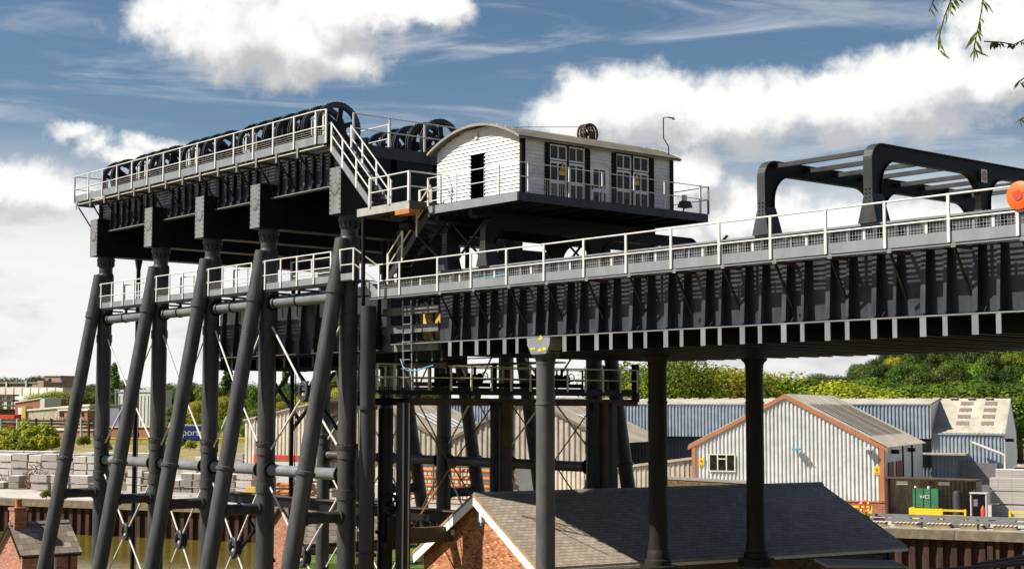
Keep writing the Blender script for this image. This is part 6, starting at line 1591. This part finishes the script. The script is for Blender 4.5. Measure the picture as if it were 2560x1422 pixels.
# left and middle trees
at_tree('poplar', 283, 921, 1068, 1.0, 'tall narrow poplar tree on the skyline right of the first column')
at_tree('poplar', 712, 936, 1066, .85, 'narrow poplar tree on the skyline between the right column frames')
at_tree('poplar', 564, 926, 1072, 1.2, 'broad dark poplar tree behind the middle column frames')
at_tree('dark', 305, 955, 1066, 1.0, 'dark low tree beside the tall poplar')
for i, (px, yt, yb, k, sc) in enumerate(((420, 962, 1068, 'green', 1.2), (350, 968, 1062, 'green2', 1.3), (470, 960, 1075, 'dark', 1.1), (520, 968, 1080, 'green', 1.0), (600, 962, 1072, 'dark', 1.1), (645, 955, 1076, 'green2', 1.), (560, 1000, 1094, 'yellow', 1.1), (610, 1003, 1098, 'green', 1.1),
        (690, 985, 1090, 'green', 1.1), (735, 962, 1074, 'dark', 1.1), (772, 958, 1074, 'green2', 1.1), (760, 1000, 1092, 'yellow', 1.2), (700, 1012, 1096, 'yellow', 1.1), (655, 1020, 1100, 'green2', 1.2), (495, 1010, 1096, 'yellow', 1.2), (445, 1015, 1094, 'green', 1.2), (830, 940, 1078, 'green', 1.), (845, 980, 1085, 'yellow', 1.1), (905, 930, 1072, 'green2', 1.1), (940, 985, 1085, 'green', 1.), (580, 1045, 1105, 'yellow', 1.2), (610, 1062, 1108, 'green2', 1.2), (540, 1050, 1105, 'green', 1.1))):
    at_tree(k, px, yt, yb, sc, 'leafy tree in the belt of trees seen between the column frames', 'tree belt between the columns')
for i, (px, yt, yb, k, sc) in enumerate(((115, 988, 1078, 'yellow', 1.5), (140, 985, 1078, 'yellow', 1.4), (165, 985, 1078, 'green', 1.4), (190, 982, 1078, 'yellow', 1.4), (212, 985, 1078, 'green', 1.4), (228, 990, 1078, 'yellow', 1.3))):
    at_tree(k, px, yt, yb, sc, 'yellow green tree in the clump behind the beige shed', 'trees behind the beige shed')
for i, (px, yt, yb, k, sc) in enumerate(((20, 949, 1064, 'dark', 1.3), (-20, 955, 1062, 'dark', 1.3), (75, 950, 1062, 'dark', 1.), (88, 948, 1062, 'dark', 1.), (104, 945, 1062, 'dark', 1.1), (160, 950, 1062, 'green', 1.1), (178, 962, 1060, 'dark', 1.3), (205, 966, 1060, 'dark', 1.4))):
    at_tree(k, px, yt, yb, sc, 'dark tree on the skyline behind the left works', 'skyline trees behind the works')
for i, (px, py, s) in enumerate(((65, 1112, 2.0), (20, 1125, 1.6), (48, 1130, 1.7), (78, 1132, 1.8), (110, 1122, 1.9), (100, 1136, 1.3), (5, 1140, 1.3), (35, 1142, 1.4), (68, 1143, 1.2), (-15, 1132, 1.6), (130, 1128, 1.1), (18, 1098, 1.3))):
    b = at(px, py, Z=-7.8); tree('shrub', b, s*.8, 'bright yellow green bush beside the pale van at the left', 'bushes by the van')
for i in range(6):
    s_ = (-13, -9.3, -6.5, -4, 4.5, 73.9)[i]; tree('shrub', yp(s_, .75), .22+.05*(i % 3), 'small green weed tuft growing on the quay edge', 'weeds on the quay')
for i in range(34):
    s_, t_ = rnd.uniform(-190, -20), rnd.uniform(58, 150); tree('shrub', yp(s_, t_), rnd.uniform(.35, .9), 'small bush on the rough ground behind the yard', 'bushes on the rough ground')
for i in range(9):
    s_, t_ = -150+i*15+rnd.uniform(-4, 4), rnd.uniform(62, 110)
    o = heap('junk_heap', 'brown heap of junk on the rough ground behind the yard', 'junk heap', yp(s_, t_), rnd.uniform(1.5, 3), rnd.uniform(1, 2), rnd.choice(('yard_junk', 'timber', 'rust_beam')), 110, 1.5); o['group'] = 'junk heaps behind the yard'
# right: big willow, yellow bushes, wooded hill
at_tree('big', 1690, 895, 1092, 1.0, 'large leafy tree rising behind the blue building under the aqueduct', D=190)
at_tree('green2', 1598, 905, 1090, 1.2, 'light green tree beside the large leafy tree, left of it', D=196)
at_tree('yellow', 1790, 948, 1090, 1.6, 'yellow green bushy tree right of the large leafy tree', D=205)
for i, (px, yt, k, sc, D) in enumerate(((1830, 938, 'yellow', 1.5, 230), (1870, 944, 'yellow', 1.3, 225), (1905, 955, 'green2', 1.4, 236), (1950, 952, 'yellow', 1.5, 228), (1985, 958, 'green', 1.4, 225), (1850, 958, 'green', 1.5, 215), (2020, 960, 'green2', 1.5, 230), (2060, 958, 'dark', 1.6, 232), (2110, 972, 'yellow', 1.6, 222), (2150, 955, 'green', 1.5, 240), (1760, 940, 'yellow', 1.3, 215), (1640, 950, 'yellow', 1.4, 195), (1590, 960, 'yellow', 1.4, 195), (2200, 970, 'green2', 1.6, 225), (2250, 972, 'dark', 1.5, 228), (2300, 972, 'green', 1.6, 225), (2350, 970, 'green2', 1.6, 226), (2400, 960, 'green', 1.5, 234), (2450, 968, 'green', 1.6, 226), (2500, 965, 'green2', 1.6, 226), (2550, 968, 'dark', 1.6, 224))):
    at_tree(k, px, yt, 1085, sc, 'rounded bushy tree at the foot of the wooded hill', 'bushy trees at the hill foot', D)
hm = MB(); NX, NY = 26, 12
def hz(px, f):
    g = max(0., min(1., (px-1880)/620)); g = g*g*(3-2*g)
    return -7.8+f*(2.0+24.5*g+1.5*math.sin(px*.02))
grid = []
for i in range(NX+1):
    px = 1500+i*70; rw = []
    for j in range(NY+1):
        D = 250+j*32; f = min(1., j/NY*1.15); d = at(px, 1027, D=D); d.z = hz(px, f*f*(3-2*f)); rw.append(hm.bm.verts.new(d))
    grid.append(rw)
for i in range(NX):
    for j in range(NY):
        f = hm.bm.faces.new((grid[i][j], grid[i+1][j], grid[i+1][j+1], grid[i][j+1])); f.smooth = True
tag(hm.build('hill', 'grass_green'), kind='structure')
kinds = ['green', 'green2', 'dark', 'dark', 'green', 'dark', 'yellow', 'dark']
for j in range(1, NY+1):
    D = 250+j*32
    px = 1880-20*(j % 2)+rnd.uniform(0, 20)
    while px < 2640:
        f = min(1., j/NY*1.15); DD = D+rnd.uniform(-14, 14); p = at(px, 1027, D=DD); p.z = hz(px, f*f*(3-2*f))-.6
        k = rnd.choice(kinds); tree(k, p, rnd.uniform(.8, 1.35), 'rounded leafy tree on the wooded hill at the right', 'trees on the wooded hill')
        px += rnd.uniform(42, 70)*300/DD*1.15
for i in range(30):
    px = 1400+i*44+rnd.uniform(-10, 10)
    if 1560 < px < 1860 or px > 2000: continue
    p = at(px, 1027, D=330+rnd.uniform(-20, 20)); p.z = -7.8
    tree(rnd.choice(kinds), p, rnd.uniform(.8, 1.1), 'distant tree in the low belt behind the sheds', 'distant trees behind the sheds')
for i in range(46):
    px = -120+i*27+rnd.uniform(-8, 8); p = at(px, 1027, D=820+rnd.uniform(-40, 40)); p.z = -7.8
    tree(rnd.choice(('dark', 'green', 'dark', 'green2')), p, rnd.uniform(1.3, 2.0), 'distant tree on the flat horizon behind the works', 'distant trees on the horizon')

for k, (x0, y0, x1, y1) in enumerate(((2200, 1436, 2640, 1402), (2330, 1434, 2640, 1388), (2440, 1410, 2640, 1380))):
    a, b = at(x0, y0, D=58+k*1.5), at(x1, y1, D=61+k*1.5)
    tag(MB().bar(a, b, .22, .14).build('rusty_beam', 'rust_beam'), ('nearest', 'middle', 'farthest')[k]+' of three rusty beams lying at the bottom right corner', 'beam', 'rusty beams at the bottom right')
a = at(2160, 1411, D=54)
t = thing('flat_roof_shed', 'edge of a dark flat roof at the bottom beside the boathouse corner', 'shed', a-ZED*2.6)
MB().obox(a-R0*1.1-ZED*2.5, R0*2.6, F0*2.2, ZED*2.4).build('wall', 'brick_mossy', t); MB().hexa([a-R0*1.3-ZED*.1, a+R0*1.6-ZED*.16, a+R0*1.6+F0*2.4-ZED*.16, a-R0*1.3+F0*2.4-ZED*.1, a-R0*1.3-ZED*.0, a+R0*1.6-ZED*.06, a+R0*1.6+F0*2.4-ZED*.06, a-R0*1.3+F0*2.4]).build('roof', 'concrete_dark', t)
# ------------------------------------------------------------------ hanging branches near the camera
def sprig(label, pts, n, leafL, seed, name='willow_branch', mat_='leaf_willow', wd=.16):
    rg = random.Random(seed)
    P = [Vector(p) for p in pts]
    t = thing(name, label, 'branch', P[0], 'overhanging branches at the top right')
    MB().tube(P, .004, 5).build('stem', 'bark', t)
    for i in range(n):
        f = rg.uniform(.08, 1.)*(len(P)-1); a = min(int(f), len(P)-2); p = P[a].lerp(P[a+1], f-a)
        d = (R0*rg.uniform(-.75, .75)+F0*rg.uniform(-.5, .5)-ZED*rg.uniform(.45, 1.1)).normalized(); l = leafL*rg.uniform(.6, 1.1)
        s = d.cross(Vector((rg.uniform(-1, 1), rg.uniform(-1, 1), rg.uniform(-.4, .4)))).normalized()*l*wd*.5; nn = d.cross(s).normalized()
        mb = MB(); q = [p, p+d*l*.25+s*.8, p+d*l*.5+s+nn*l*.03, p+d*l*.8+s*.55, p+d*l, p+d*l*.8-s*.55, p+d*l*.5-s+nn*l*.03, p+d*l*.25-s*.8]
        mb.poly([q[0], q[1], q[7]]); mb.poly([q[1], q[2], q[6], q[7]]); mb.poly([q[2], q[3], q[5], q[6]]); mb.poly([q[3], q[4], q[5]])
        mb.build('leaf', mat_, t)
DB = 9.
def bpx(*l): return [at(x, y, D=DB+k*.03) for k, (x, y) in enumerate(l)]
sprig('leafy willow twig hanging from the top edge, left of the pair', bpx((2392, -60), (2378, 0), (2362, 40), (2350, 85), (2346, 125)), 26, .105, 1)
sprig('leafy willow twig hanging from the top edge, right of the pair', bpx((2470, -60), (2458, 0), (2450, 50), (2440, 95), (2434, 130)), 24, .10, 2)
sprig('short willow twig tip at the top edge far left of the others', bpx((2350, -40), (2335, 0), (2322, 30)), 9, .07, 3)
sprig('yellow green willow twig at the right edge beside the cloud', bpx((2600, 170), (2570, 190), (2545, 205)), 10, .08, 4)
sprig('low willow twig at the right edge above the portal frame', bpx((2600, 250), (2575, 285), (2548, 300)), 12, .08, 5)
sprig('dark small leaved twig at the right edge on a thin bare stem', bpx((2460, 104), (2500, 106), (2535, 112), (2560, 100), (2600, 90)), 26, .045, 6, 'hawthorn_branch', 'leaf_dark', .4)
